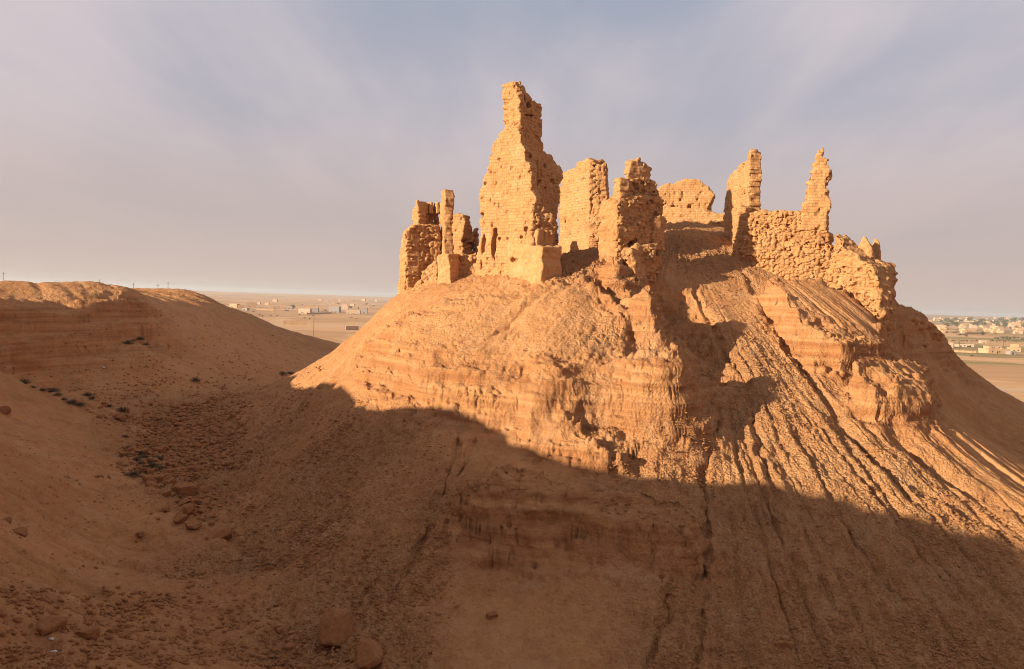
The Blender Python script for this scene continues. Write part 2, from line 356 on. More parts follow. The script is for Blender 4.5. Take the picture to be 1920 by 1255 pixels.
def macro(x, y):
    """heights with scarps and gullies; returns z, scarpness"""
    x = np.asarray(x, float); y = np.asarray(y, float)
    z = base(x, y); near = (np.hypot(x, y - 60) < 150); sp = np.zeros(x.shape)
    if not near.any(): return z, sp
    xs, ys = x[near], y[near]; dz = np.zeros(xs.shape); s_ = np.zeros(xs.shape)
    wx = xs + 1.3 * fbm2(xs / 2.2, ys / 2.2, 3, 5); wy = ys + 1.3 * fbm2(xs / 2.2, ys / 2.2, 3, 9)
    for L, h, wd, rc in SC:
        lo = L.min(0) - rc * 3; hi = L.max(0) + rc * 3
        m = (wx > lo[0]) & (wx < hi[0]) & (wy > lo[1]) & (wy < hi[1])
        if not m.any(): continue
        sd, al = sdline(L, wx[m], wy[m]); fade = np.exp(-(sd / rc) ** 2)
        dz[m] += 0.5 * h * np.tanh(sd / wd) * fade
        s_[m] = np.maximum(s_[m], np.exp(-(sd / (wd * 2.5)) ** 2))
    for pg, h, wd, r0_, r1_ in BK:
        pa = np.array(pg); lo = pa.min(0) - 2; hi = pa.max(0) + 2; m = (xs > lo[0]) & (xs < hi[0]) & (ys > lo[1]) & (ys < hi[1])
        if not m.any(): continue
        d = poly_sd(pg, xs[m] + (wx[m] - xs[m]) * .9, ys[m] + (wy[m] - ys[m]) * .9); q = np.hypot(xs[m] - FAX, ys[m] - FAY)
        dz[m] += h * sst(.25, -wd, d) * sst(r0_, r1_, q); s_[m] = np.maximum(s_[m], sst(wd * 1.6, .2, np.abs(d + wd * .3)) * sst(r0_, r1_, q))
    wx = xs + .8 * fbm2(xs / 1.5, ys / 1.5, 2, 15); wy = ys + .8 * fbm2(xs / 1.5, ys / 1.5, 2, 19)
    for L, dp, wd in GL:
        lo = L.min(0) - wd * 5; hi = L.max(0) + wd * 5
        m = (wx > lo[0]) & (wx < hi[0]) & (wy > lo[1]) & (wy < hi[1])
        if not m.any(): continue
        sd, al = sdline(L, wx[m], wy[m])
        vr = 0.6 + 0.8 * vn2(al * 14, al * 0 + dp, 3)
        dz[m] -= dp * vr * np.exp(-np.abs(sd / wd) ** 1.5) * sst(0, .08, al) * (1 - .8 * sst(.85, 1, al)) - .25 * dp * np.exp(-((np.abs(sd) - 2 * wd) / wd) ** 2)
    z = z.copy(); z[near] += dz; sp[near] = s_
    return z, sp
def rills(x, y, apex, ref, sp, seed, lo=.35):
    dx = x - apex[0]; dy = y - apex[1]; rad = np.hypot(dx, dy) + 1e-3; an = np.arctan2(dx, -dy)
    wob = 0.016 * fbm2(x / 7, y / 7, 2, seed + 40)
    u = (an + wob) * ref / sp
    nn = np.abs(fbm2(u, rad / 22.0, 2, seed, .4)) * 4
    return -np.clip(1 - nn, 0, 1) ** 1.5
def ground(x, y, parts=False):
    z, sp = macro(x, y)
    r = np.hypot(x, y - 60); near = r < 190
    cliff = np.zeros(x.shape); clay = np.zeros(x.shape); rub = np.zeros(x.shape)
    xn, yn = x[near], y[near]
    cf = np.maximum(blobs(B_CLIFF, xn, yn), sp[near]); cy_ = blobs(B_CLAY, xn, yn); rb = blobs(B_RUB, xn, yn)
    cf = np.clip(cf * 1.25 + .25 * fbm2(xn / 3, yn / 3, 2, 31), 0, 1)
    rb = np.clip(rb * 1.2 + .5 * fbm2(xn / 3, yn / 3, 3, 33), 0, 1) * (1 - cf * .7)
    cy_ = np.clip(cy_ * 1.2 - rb * .4 + .4 * fbm2(xn / 4, yn / 4, 3, 35), 0, 1) * (1 - cf * .6)
    cliff[near], clay[near], rub[near] = cf, cy_, rb
    zn = z[near]
    # bedding: harder and softer beds step the cliffs
    zw = zn + 1.3 * fbm2(xn / 7, yn / 7, 3, 41) + .5 * fbm2(xn / 1.6, yn / 1.6, 2, 43)
    for hb, am in ((1.5, .42), (.55, .28)):
        u = zw / hb; fl = np.floor(u); fr = u - fl
        zn = zn + cf * am * hb * (sst(.3, .75, fr) - fr)
    zs = zn.copy()
    mound = sst(62, 42, np.hypot(xn - 18, yn - 90)); az = np.arctan2(xn, yn)
    fan = sst(math.radians(10), math.radians(17), az) * mound * sst(36, 46, yn)
    lefth = sst(-20, -45, xn) * sst(70, 95, yn); leftn = sst(-8, -30, xn) * sst(78, 58, yn)
    talus = mound * (1 - fan)
    keep = 1 - .85 * cf
    rm = rills(xn, yn, AMOUND, 40, 1.5, 51); rm2 = rills(xn, yn, AMOUND, 40, .62, 57)
    zn = zn + keep * fan * (.46 * rm * (.35 + 1.1 * vn2(xn / 6, yn / 6, 55)) + .26 * rm2 * (.3 + 1.2 * vn2(xn / 3, yn / 3, 56))) * sst(14, 32, np.hypot(xn - FAX, yn - FAY)) + keep * talus * (.22 * rm + .11 * rm2) * (1 - .6 * cy_)
    rl = rills(xn, yn, APX[1][0], 50, 3.2, 61); zn = zn + lefth * keep * .30 * rl
    rn = rills(xn, yn, APX[2][0], 40, 1.6, 67); zn = zn + leftn * .5 * rn + (leftn + lefth) * .16 * fbm2(xn / .8, yn / .8, 3, 69)
    det = sst(8, 30, r[near]) * 0 + 1
    f = fbm2(xn / 6, yn / 6, 3, 71) * .9 + fbm2(xn / 1.3, yn / 1.3, 3, 73) * (.34 + .45 * rb + .75 * cf - .12 * cy_)
    f = f + fbm2(xn / .36, yn / .36, 2, 75) * (.10 + .26 * rb + .20 * cf)
    f1, rn_ = wor2(xn / .55, yn / .55, 81); big = rn_ > .45
    f = f + rb * np.where(big, np.clip(.42 - f1, 0, 1) * .42 * rn_, 0)
    f1, rn_ = wor2(xn / 1.3, yn / 1.3, 85)
    f = f + np.clip(rb * 1.3 - .3, 0, 1) * np.where(rn_ > .7, np.sqrt(np.clip(.36 - f1, 0, 1)) * .55 * rn_, 0)
    # pits weathered out of the mud beds
    zn = zn + f * (1 - .55 * lefth) * (1 - .35 * fan * (1 - cf))
    dt = np.zeros(x.shape); dt[near] = zn - zs
    z = z.copy(); z[near] = zn
    far = ~near
    z[far] += .6 * fbm2(x[far] / 25, y[far] / 25, 3, 91) * sst(190, 260, r[far])
    if parts: return z - dt, dt, cliff, clay, rub
    return z, cliff, clay, rub
# keep the photographer's ledge simple
def build_ground():
    thf = np.radians(np.arange(-37.0, 37.001, 0.055 * QG))
    thc = np.radians(np.concatenate([np.arange(-180, -60, 2.0), np.arange(-60, -37.2, .4)]))
    thd = np.radians(np.concatenate([np.arange(37.4, 60, .4), np.arange(60, 179.9, 2.0)]))
    th = np.concatenate([thc, thf, thd])
    rs = [0.6]
    while rs[-1] < 14000:
        q = rs[-1]
        rs.append(q + (.6 if q < 32 else .2 * QG if q < 44 else .12 * QG if q < 95 else .2 * QG if q < 112 else .4 if q < 185 else max(.8, q * .012)))
    rs = np.array(rs)
    T, Rr = np.meshgrid(th, rs)
    # rings are distances ahead inside the picture, so that they run level
    X = Rr * np.sin(T); Y = Rr * np.cos(T)
    x = X.ravel(); y = Y.ravel()
    zs, dt, cf, cy_, rb = ground(x, y, True); nr, nc = T.shape
    Z = zs.reshape(nr, nc); gxr = np.gradient(Z, axis=0) / np.gradient(Rr, axis=0); gth = np.gradient(Z, axis=1) / (np.gradient(T, axis=1) * Rr)
    slope = np.sqrt(gxr ** 2 + gth ** 2).ravel(); steep = sst(.85, 1.9, slope)
    z = zs + dt / (1 + .8 * slope ** 2) * 1.25
    r0 = np.hypot(x, y); ledge = sst(9, 3, r0) * sst(4, 0, y)
    z = z * (1 - ledge) + (-1.75 + .1 * fbm2(x, y, 2, 3)) * ledge
    # overhang: push the steep beds sideways
    Z = z.reshape(nr, nc)
    Zb = Z.copy()
    for _ in range(2): Zb[1:-1, 1:-1] = (Zb[1:-1, 1:-1] * 2 + Zb[:-2, 1:-1] + Zb[2:, 1:-1] + Zb[1:-1, :-2] + Zb[1:-1, 2:]) / 6
    gxr = np.gradient(Zb, axis=0) / np.gradient(Rr, axis=0); gth = np.gradient(Zb, axis=1) / (np.gradient(T, axis=1) * Rr)
    gx_ = gxr * np.sin(T) + gth * np.cos(T); gy_ = gxr * np.cos(T) - gth * np.sin(T)
    gm = np.sqrt(gx_ ** 2 + gy_ ** 2 + 1)
    # weathered faces: real 3-D relief, pushed along the surface normal
    af = np.zeros(x.shape); cw = np.clip(np.maximum(cf, steep), 0, 1) * (r0 > 30) * (r0 < 175); m = cw > .08
    xm, ym, zm = x[m], y[m], z[m]; wz = zm + .5 * fbm3(xm / 3, ym / 3, zm / 3, 2, 101)
    e = .85 * fbm3(xm / 2.6, ym / 2.6, wz / 1.0, 3, 97) + .45 * fbm3(xm / .8, ym / .8, wz / .38, 2, 103) + .5 * fbm3(xm / 11, ym / 11, wz / .5, 2, 111)
    f1, f2 = wor3(xm / .75, ym / .75, zm / .6, 105); hole = vn3(xm / 2, ym / 2, zm / 2, 107)
    e -= sst(.36, .12, f1) * .34 * sst(.5, .66, hole)
    e += np.clip(.5 - f1, 0, 1) * .35 * sst(.5, .35, hole)
    af[m] = e * cw[m] * (1 - .2 * sst(-38, -48, xm))
    rm_ = (rb > .1) & (r0 > 30) & (r0 < 170); af[rm_] += rb[rm_] * .22 * fbm3(x[rm_] / .5, y[rm_] / .5, z[rm_] / .5, 2, 99)
    a = af.reshape(nr, nc)
    V = np.stack([(X - gx_ / gm * a).ravel(), (Y - gy_ / gm * a).ravel(), z + (a / gm).ravel()], 1)
    i = np.arange(nr - 1)[:, None] * nc; j = np.arange(nc)[None, :]; j2 = (j + 1) % nc
    Q = np.stack([(i + j), (i + j2), (i + nc + j2), (i + nc + j)], -1).reshape(-1, 4)[:, ::-1]
    # close the pole
    V = np.vstack([V, [[0, 0, -1.75]]]); pole = len(V) - 1
    k = np.arange(nc); Tq = np.stack([k, k * 0 + pole, (k + 1) % nc, (k + 1) % nc], 1)
    at = {'cliff': np.append(cf, 0), 'clay': np.append(cy_, 0), 'rub': np.append(rb, 0)}
    me = np_mesh('ground', V, Q, MAT['ground'], attrs=at)
    return link('ground', me)
MAT = {}
def newmat(name):
    m = bpy.data.materials.new(name); m.use_nodes = True; t = NT(m.node_tree)
    for q in list(t.n): t.n.remove(q)
    return m, t
def finish(t, col, rough=.9, normal=None, spec=.15):
    col = t.mix(1.0, col, (.93, .85, .78), 'MULTIPLY')
    ins = {'Base Color': col, 'Roughness': rough, 'Specular IOR Level': spec}
    if normal is not None: ins['Normal'] = normal
    b = t.node('ShaderNodeBsdfPrincipled', ins)
    t.node('ShaderNodeOutputMaterial', {0: b.outputs[0]})
def ground_mat():
    m, t = newmat('ground')
    pos = t.node('ShaderNodeNewGeometry').outputs['Position']
    at = lambda s: t.node('ShaderNodeAttribute', attribute_name=s).outputs['Fac']
    cf, cy_, rb = at('cliff'), at('clay'), at('rub')
    n1 = t.noise(pos, .12, 4, .6); n2 = t.noise(pos, 1.1, 5, .65); n3 = t.noise(pos, 7.0, 3, .6)
    tal = t.mix(t.ramp(n1, [(.3, 0), (.7, 1)]), (.460, .212, .085), (.530, .272, .115))
    tal = t.mix(t.ramp(n2, [(.35, 0), (.75, 1)]), tal, (.385, .165, .063))
    clay = t.mix(t.ramp(n2, [(.3, 0), (.7, 1)]), (.575, .298, .129), (.490, .224, .090))
    c = t.mix(cy_, tal, clay)
    strat = t.noise(t.mapping(pos, scale=(.05, .05, 1.9)), 1.0, 4, .7)
    red = t.mix(t.ramp(strat, [(.35, 0), (.65, 1)]), (.310, .118, .043), (.530, .262, .110))
    c = t.mix(t.math('MULTIPLY', cf, .85), c, red)
    dust = t.ramp(t.noise(pos, .33, 5, .62, .6), [(.50, 0), (.66, 1)])
    c = t.mix(t.math('MULTIPLY', dust, .28), c, (.56, .35, .19))
    crust = t.ramp(t.noise(t.mapping(pos, loc=(31, 7, 3)), .55, 5, .65, .4), [(.54, 0), (.66, 1)])
    c = t.mix(t.math('MULTIPLY', crust, .35), c, (.26, .115, .05))
    stone = t.ramp(n3, [(.5, 0), (.68, 1)])
    c = t.mix(t.math('MULTIPLY', t.math('MULTIPLY', stone, t.math('ADD', rb, .25)), .5), c, (.58, .40, .24))
    c = t.mix(t.math('MULTIPLY', t.ramp(t.noise(pos, 3.3, 3, .7), [(.56, 0), (.70, 1)]), .35), c, (0.202, 0.097, 0.044))
    # the steppe and fields far off
    sep = t.node('ShaderNodeSeparateXYZ', {0: pos}); flat = t.node('ShaderNodeCombineXYZ', {0: sep.outputs[0], 1: sep.outputs[1], 2: 0.0}).outputs[0]
    dist = t.node('ShaderNodeVectorMath', {0: flat}, operation='LENGTH').outputs['Value']
    vor = t.node('ShaderNodeTexVoronoi', {'Vector': t.mapping(flat, scale=(1, 1, 1), rot=(0, 0, .35)), 'Scale': .0065, 'Randomness': .8}, distance='MANHATTAN')
    vs = t.node('ShaderNodeSeparateColor', {0: vor.outputs['Color']})
    plow = t.noise(t.mapping(flat, scale=(.004, .05, 1), rot=(0, 0, .12)), 1.0, 4, .6)
    pl = t.mix(t.ramp(plow, [(.35, 0), (.65, 1)]), (.60, .33, .165), (.72, .45, .25))
    pl = t.mix(t.math('MULTIPLY', t.ramp(vs.outputs[0], [(.55, 0), (.75, 1)]), .6), pl, (0.462, 0.260, 0.126))
    right = t.ramp(t.math('DIVIDE', sep.outputs[0], t.math('ADD', sep.outputs[1], 1.0)), [(.25, 0), (.45, 1)])
    grn = t.math('MULTIPLY', t.math('MULTIPLY', right, t.ramp(vs.outputs[1], [(.36, 0), (.42, 1)])), t.ramp(plow, [(.4, .35), (.6, 1)]))
    pl = t.mix(grn, pl, (.30, .235, .10))
    tracks = t.ramp(t.noise(t.mapping(flat, scale=(.0012, .018, 1), rot=(0, 0, -.06)), 1.0, 3, .5), [(.60, 0), (.64, 1)])
    pl = t.mix(t.math('MULTIPLY', tracks, .5), pl, (0.622, 0.504, 0.370))
    c = t.mix(t.ramp(t.math('DIVIDE', dist, 1000.0), [(.17, 0), (.25, 1)]), c, pl)
    # bumps: gravel, lumps
    v1 = t.node('ShaderNodeTexVoronoi', {'Vector': pos, 'Scale': 4.5}).outputs[0]
    v2 = t.node('ShaderNodeTexVoronoi', {'Vector': pos, 'Scale': 11.0}).outputs[0]
    hb = t.math('ADD', t.math('MULTIPLY', t.math('ADD', v1, t.math('MULTIPLY', v2, .5)), t.math('MULTIPLY_ADD', rb, -.14, -.035)), t.math('MULTIPLY', t.noise(pos, 2.6, 6, .68), .16))
    b = t.node('ShaderNodeBump', {'Strength': 1.0, 'Distance': 1.3, 'Height': hb})
    finish(t, c, .95, b.outputs[0], .08)
    MAT['ground'] = m
def ruin_mat(key, c1, c2, mode):
    m, t = newmat(key)
    pos = t.node('ShaderNodeNewGeometry').outputs['Position']
    st = t.node('ShaderNodeAttribute', attribute_name='st').outputs['Vector']
    n1 = t.noise(pos, .35, 4, .6); n2 = t.noise(pos, 2.2, 5, .65)
    c = t.mix(t.ramp(n1, [(.3, 0), (.7, 1)]), c1, c2)
    c = t.mix(t.math('MULTIPLY', t.ramp(n2, [(.46, 0), (.68, 1)]), .6), c, tuple(v * .62 for v in c1))
    c = t.mix(t.math('MULTIPLY', t.ramp(t.noise(pos, .55, 5, .65, .5), [(.52, 0), (.66, 1)]), .45), c, (c1[0] * .74, c1[1] * .66, c1[2] * .62))
    c = t.mix(t.math('MULTIPLY', t.ramp(t.noise(t.mapping(pos, loc=(9, 4, 2)), .8, 4, .6, .5), [(.56, 0), (.70, 1)]), .35), c, (.62, .44, .27))
    hb = t.math('MULTIPLY', t.noise(pos, 3.0, 6, .7), .20)
    if mode == 'ashlar':
        w_ = t.node('ShaderNodeVectorMath', {0: st, 1: t.node('ShaderNodeVectorMath', {0: t.node('ShaderNodeTexNoise', {'Vector': pos, 'Scale': .9, 'Detail': 2.0}).outputs['Color'], 1: (.28, .28, .28)}, operation='MULTIPLY').outputs[0]}, operation='ADD').outputs[0]
        br = t.node('ShaderNodeTexBrick', {'Vector': w_, 'Scale': 1.0, 'Mortar Size': .035, 'Mortar Smooth': .6, 'Brick Width': .62, 'Row Height': .33, 'Color1': (1, 1, 1, 1), 'Color2': (.72, .72, .72, 1), 'Mortar': (0, 0, 0, 1)})
        hb = t.math('ADD', hb, t.math('MULTIPLY', br.outputs['Color'], .035))
        c = t.mix(t.math('MULTIPLY', br.outputs['Fac'], .45), c, tuple(v * .55 for v in c1))
        c = t.mix(t.math('MULTIPLY', t.ramp(br.outputs['Color'], [(.7, 1), (1, 0)]), .18), c, tuple(v * .6 for v in c2))
    else:
        v1 = t.node('ShaderNodeTexVoronoi', {'Vector': pos, 'Scale': 2.4 if mode == 'rubble' else 4.0}).outputs[0]
        hb = t.math('ADD', hb, t.math('MULTIPLY', v1, -.16 if mode == 'rubble' else -.05))
    b = t.node('ShaderNodeBump', {'Strength': .8, 'Distance': 1.0, 'Height': hb})
    finish(t, c, .95, b.outputs[0], .08)
    MAT[key] = m
def simple_mat(key, c1, c2=None, scale=1.0, bump=.02):
    m, t = newmat(key); pos = t.node('ShaderNodeNewGeometry').outputs['Position']
    nn = t.noise(pos, scale, 5, .6)
    c = t.mix(t.ramp(nn, [(.3, 0), (.7, 1)]), c1, c2 or tuple(v * .75 for v in c1))
    b = t.node('ShaderNodeBump', {'Strength': .6, 'Distance': 1.0, 'Height': t.math('MULTIPLY', t.noise(pos, scale * 4, 4, .6), bump)})
    finish(t, c, .9, b.outputs[0], .1); MAT[key] = m
ground_mat()
ruin_mat('ashlar', (.54, .272, .112), (.60, .325, .145), 'ashlar')
ruin_mat('rubble', (.47, .235, .098), (.56, .300, .130), 'rubble')
ruin_mat('plaster', (.54, .285, .122), (.58, .318, .142), 'mud')
ruin_mat('mudrock', (.44, .205, .083), (.52, .26, .11), 'mud')
simple_mat('boulder', (.42, .200, .085), (.27, .115, .046), 5.0, .10)
simple_mat('talus_stone', (.47, .235, .10), (.30, .135, .055), 5.0, .05)
simple_mat('pale_stone', (.50, .34, .20), (.40, .25, .14), 3.0, .05)
# ------------------------------------------------------------------ masonry: solid walls carved from distance fields
def surface_nets(Fv, origin, h):
    """closed quad surface around the negative region of a 3-D grid"""
    nx, ny, nz = Fv.shape; neg = Fv < 0
    cnt = np.zeros((nx - 1, ny - 1, nz - 1), np.int8)
    for a in (0, 1):
        for b in (0, 1):
            for c in (0, 1): cnt += neg[a:nx - 1 + a, b:ny - 1 + b, c:nz - 1 + c]
    act = (cnt > 0) & (cnt < 8); idx = np.full(act.shape, -1, np.int64); ii = np.argwhere(act); idx[act] = np.arange(len(ii))
    acc = np.zeros((len(ii), 3)); num = np.zeros(len(ii)); i0, j0, k0 = ii.T
    cor = [(a, b, c) for a in (0, 1) for b in (0, 1) for c in (0, 1)]
    for p in range(8):
        for q in range(p + 1, 8):
            A_, B_ = cor[p], cor[q]
            if sum(abs(A_[t] - B_[t]) for t in range(3)) != 1: continue
            va = Fv[i0 + A_[0], j0 + A_[1], k0 + A_[2]]; vb = Fv[i0 + B_[0], j0 + B_[1], k0 + B_[2]]
            m = (va < 0) != (vb < 0); t = np.where(m, va / np.where(m, va - vb, 1), 0)
            for ax in range(3): acc[:, ax] += m * (A_[ax] + t * (B_[ax] - A_[ax]))
            num += m
    V = (ii + acc / num[:, None]) * h + np.array(origin)
    Q = []
    for ax in range(3):
        sl = [slice(None)] * 3; s2 = [slice(None)] * 3; sl[ax] = slice(0, -1); s2[ax] = slice(1, None)
        a = neg[tuple(sl)]; b = neg[tuple(s2)]; e = np.argwhere(a != b)
        o1, o2 = [(1, 2), (2, 0), (0, 1)][ax]
        e = e[(e[:, o1] > 0) & (e[:, o2] > 0) & (e[:, o1] < Fv.shape[o1] - 1) & (e[:, o2] < Fv.shape[o2] - 1)]
        flip = ~a[tuple(e.T)]
        def g(d1, d2):
            f = e.copy(); f[:, o1] -= d1; f[:, o2] -= d2; return idx[tuple(f.T)]
        q = np.stack([g(1, 1), g(0, 1), g(0, 0), g(1, 0)], 1); q[flip] = q[flip][:, ::-1]; Q.append(q)
    Q = np.vstack(Q); Q = Q[(Q >= 0).all(1)]
    return V, Q
def wall(parent, name, a, b, poly, thick, mode='ashlar', holes=(), niches=(), pits=(), cell=.13, edge=.35, rough=.10, label=None, batter=0.0, rowh=.32, blk=.46, seed=None):
    """a, b: (image column, distance ahead) of the wall foot's two ends; poly: its outline in the picture; thick: metres, away from the viewer"""
    seed = seed if seed is not None else (int(a[0] * 7 + b[0] * 3) & 255)
    ym = max(p[1] for p in poly)
    A3 = unp(a[0], ym, a[1]); B3 = unp(b[0], ym, b[1]); A2, B2 = A3[:2], B3[:2]
    u = (B2 - A2); L = np.hypot(*u); u = u / L; nrm = np.array([-u[1], u[0]])
    if nrm @ ((A2 + B2) / 2) < 0: nrm = -nrm
    def toplane(pp):
        r = ray([p[0] for p in pp], [p[1] for p in pp]); k = (A2 @ nrm) / (r[:, :2] @ nrm); w3 = r * k[:, None]
        return np.stack([(w3[:, :2] - A2) @ u, w3[:, 2]], 1)
    PS = toplane(poly); lo = PS.min(0) - .7; hi = PS.max(0) + .7
    h = cell; s = np.arange(lo[0], hi[0] + h, h); z = np.arange(lo[1], hi[1] + h, h); nn = np.arange(-.7, thick + .7 + h, h)
    SS, ZZ = np.meshgrid(s, z, indexing='ij')
    sw = SS + .25 * fbm2(SS / 1.1, ZZ / 1.1, 2, seed); zw = ZZ + .25 * fbm2(SS / 1.1 + 9, ZZ / 1.1, 2, seed)
    d2 = poly_sd(PS, sw, zw)
    # masonry blocks break off whole along the edges
    row = np.floor(ZZ / rowh); off = (row % 2) * blk * .5; colu = np.floor((SS + off) / blk)
    bs = (colu + .5) * blk - off; bz = (row + .5) * rowh
    rnd = _h(colu.astype(np.int64), row.astype(np.int64), np.zeros_like(row, np.int64), seed)
    dq = poly_sd(PS, bs, bz) + (rnd - .45) * edge * 1.2
    E = d2 * .6 + dq * .4 if mode == 'ashlar' else d2 * .8 + dq * .2
    if edge <= 0.05: E = d2
    for ho in holes: E = np.maximum(E, -(poly_sd(toplane(ho), sw, zw)))
    S3, N3, Z3 = np.meshgrid(s, nn, z, indexing='ij')
    tb = thick
    front = -N3 + batter * np.maximum(0, Z3 - lo[1]); back = N3 - tb + batter * .5 * np.maximum(0, Z3 - lo[1])
    face = np.maximum(front, back)
    big = fbm3(S3 / 2.3, N3 / 2.3, Z3 / 2.3, 2, seed + 3)
    fine = fbm3(S3 / .42, N3 / .42, Z3 / .42, 2, seed + 5)
    if mode == 'ashlar':
        rel = (rnd - .5)[:, None, :] * .06 + np.where(rnd > .965, .14, 0)[:, None, :]
        pit = vn3(S3 / .30, N3 / .3, Z3 / .42, seed + 21); pat = sst(.35, .6, vn3(S3 / 2.5, N3 / 2.5, Z3 / 2.5, seed + 22))
        face = face + rel + big * .45 + fine * rough * 1.5 + sst(.70, .86, pit) * .26 * pat
    elif mode == 'rubble':
        jw = .12 * fbm3(S3 / .5, N3 / .5, Z3 / .5, 2, seed + 31)
        f1, f2, ri = wor3(S3 / .52 + jw, N3 / .52, Z3 / .33 + jw, seed, True)
        face = face + (f1 - .5) * .20 + np.clip(.20 - (f2 - f1), 0, 1) * 1.0 + (ri - .5) * .24 + np.where(ri > .94, .28, 0) + big * .7 + fine * rough * 2
    elif mode == 'rock':
        f1, f2 = wor3(S3 / 1.5, N3 / 1.5, Z3 / 1.1, seed)
        bed = np.abs(((Z3 + .5 * big) / .8) % 1 - .5)
        face = face + (f1 - .5) * .8 + big * 2.2 + fine * rough * 3 - bed * .35
        f1b, _ = wor3(S3 / .55, N3 / .55, Z3 / .5, seed + 9); face = face + (f1b - .5) * .3
    else:
        face = face + big * .3 + fine * rough
    for npoly, dep in niches:
        m = np.maximum(poly_sd(toplane(npoly), SS, ZZ)[:, None, :], N3 - dep); face = np.maximum(face, -m)
    for (hx, hy, rad) in pits:
        c = toplane([(hx, hy)])[0]; m = np.sqrt((S3 - c[0]) ** 2 + (Z3 - c[1]) ** 2 + (N3 * .5) ** 2) - rad; face = np.maximum(face, -m)
    E3 = E[:, None, :] + fbm3(S3 / .7, N3 / .7, Z3 / .7, 2, seed + 8) * (edge * 1.6 + .1) + big * (.5 if mode == 'rock' else min(.5, edge * 1.3))
    k = .12 if mode in ('ashlar', 'plaster') else .3
    hh = np.clip(.5 + .5 * (E3 - face) / k, 0, 1); Fv = face * (1 - hh) + E3 * hh + k * hh * (1 - hh)
    Fv = np.minimum(Fv, 3.0)
    # shut the grid
    Fv[0] = Fv[-1] = 1; Fv[:, 0] = Fv[:, -1] = 1; Fv[:, :, 0] = Fv[:, :, -1] = 1
    V, Q = surface_nets(Fv, (s[0], nn[0], z[0]), h)
    st = np.stack([V[:, 0] + V[:, 1] * .97, V[:, 2], V[:, 1] * 0], 1)
    Wd = np.stack([A2[0] + u[0] * V[:, 0] + nrm[0] * V[:, 1], A2[1] + u[1] * V[:, 0] + nrm[1] * V[:, 1], V[:, 2]], 1)
    if u[0] * nrm[1] - u[1] * nrm[0] < 0: Q = Q[:, ::-1]
    if parent is not None: Wd = Wd - np.array(parent.location)
    key = {'ashlar': 'ashlar', 'rubble': 'rubble', 'plaster': 'plaster', 'rock': 'mudrock'}[mode]
    org = None
    if parent is None: org = (float(A3[0]), float(A3[1]), float(A3[2])); Wd = Wd - np.array(org)
    o = link(name, np_mesh(name, Wd, Q, MAT[key], attrs={'st': st}), parent, org)
    if label: o['label'] = label
    return o
def site(px, py, d): return tuple(float(v) for v in unp(px, py, d))

# --- far left tower stump
t = empty('ruined_tower', site(790, 540, 90), 'small square ruined tower of rough rubble stone with crenels and a dark window', 'ruined tower')
wall(t, 'side_wall', (748, 91.6), (761, 88.6), [(743, 575), (748, 520), (750, 449), (755, 438), (763, 430), (763, 575)], 1.4, 'ashlar', edge=.15)
wall(t, 'front_wall', (760, 88.6), (828, 90.3), [(759, 575), (760, 431), (775, 421), (800, 418), (826, 422), (827, 480), (827, 560)], 1.5, 'rubble', niches=[([(765, 488), (770, 488), (770, 496), (765, 496)], .9), ([(775, 470), (783, 468), (783, 478), (775, 480)], .5)], edge=.15, cell=.12)
wall(t, 'turret', (769, 92.0), (786, 90.8), [(768, 445), (770, 392), (774, 386), (778, 383), (779, 376), (784, 375), (785, 390), (784, 445)], 1.2, 'ashlar', edge=.12, cell=.11)
wall(t, 'upper_wall', (780, 92.2), (828, 93.0), [(780, 445), (781, 398), (786, 393), (796, 391), (797, 382), (804, 381), (806, 387), (807, 380), (813, 380), (815, 388), (817, 382), (826, 382), (827, 445)], 1.3, 'rubble', niches=[([(804, 401), (825, 401), (825, 424), (803, 421)], .75)], edge=.12, cell=.11)
for a_, b_, y_ in ((796.5, 804.5, 379), (807, 814.5, 378), (818, 826, 380)):
    wall(t, 'merlon', (a_, 92.0), (b_, 92.2), [(a_, 402), (a_, y_ + 1), (b_ - 1, y_), (b_, 402)], .9, 'plaster', edge=.03, cell=.10)
wall(t, 'turret_spike', (779, 91.0), (785, 90.9), [(779, 398), (780, 376), (784, 374), (785, 398)], .5, 'plaster', edge=.03, cell=.09)
# --- thin pillar, broken wall, niche wall, plastered block
tag(wall(None, 'ruined_pillar', (823, 91.0), (833, 88.6), [(821, 560), (824, 450), (826, 395), (827, 362), (830, 355), (834, 355), (835, 375), (834, 400), (833, 450), (832, 560)], 1.0, 'ashlar', edge=.12, cell=.10), 'thin tall masonry pillar standing beside the small rubble tower', 'ruined pillar')
tag(wall(None, 'wall_ruin', (831, 90.2), (870, 88.8), [(826, 520), (832, 440), (836, 410), (848, 402), (860, 398), (869, 401), (871, 425), (868, 446), (858, 457), (868, 456), (868, 520)], 1.8, 'ashlar', edge=.22, cell=.11), 'upright broken wall slab between the thin pillar and the tallest ruin', 'ruined wall')
tag(wall(None, 'wall_ruin', (866, 89.6), (899, 90.0), [(864, 520), (867, 458), (876, 451), (884, 441), (891, 430), (899, 423), (899, 520)], 1.6, 'rubble', niches=[([(877, 455), (893, 452), (893, 470), (877, 471)], 1.2)], edge=.15, cell=.11), 'low sloping wall stub with a dark recess tucked against the tallest ruin', 'ruined wall')
t = empty('wall_ruin', site(860, 510, 87), 'low plastered footing with crumbling rubble at the foot of the broken wall slab', 'ruined wall')
wall(t, 'plastered_block', (817, 86.6), (843, 85.6), [(816, 560), (819, 478), (830, 475), (843, 475), (843, 560)], 2.0, 'plaster', edge=.22, rough=.22, cell=.11)
wall(t, 'rubble_footing', (841, 87.4), (897, 87.0), [(838, 530), (842, 478), (868, 476), (897, 474), (897, 530)], 1.8, 'rubble', edge=.2, cell=.13)
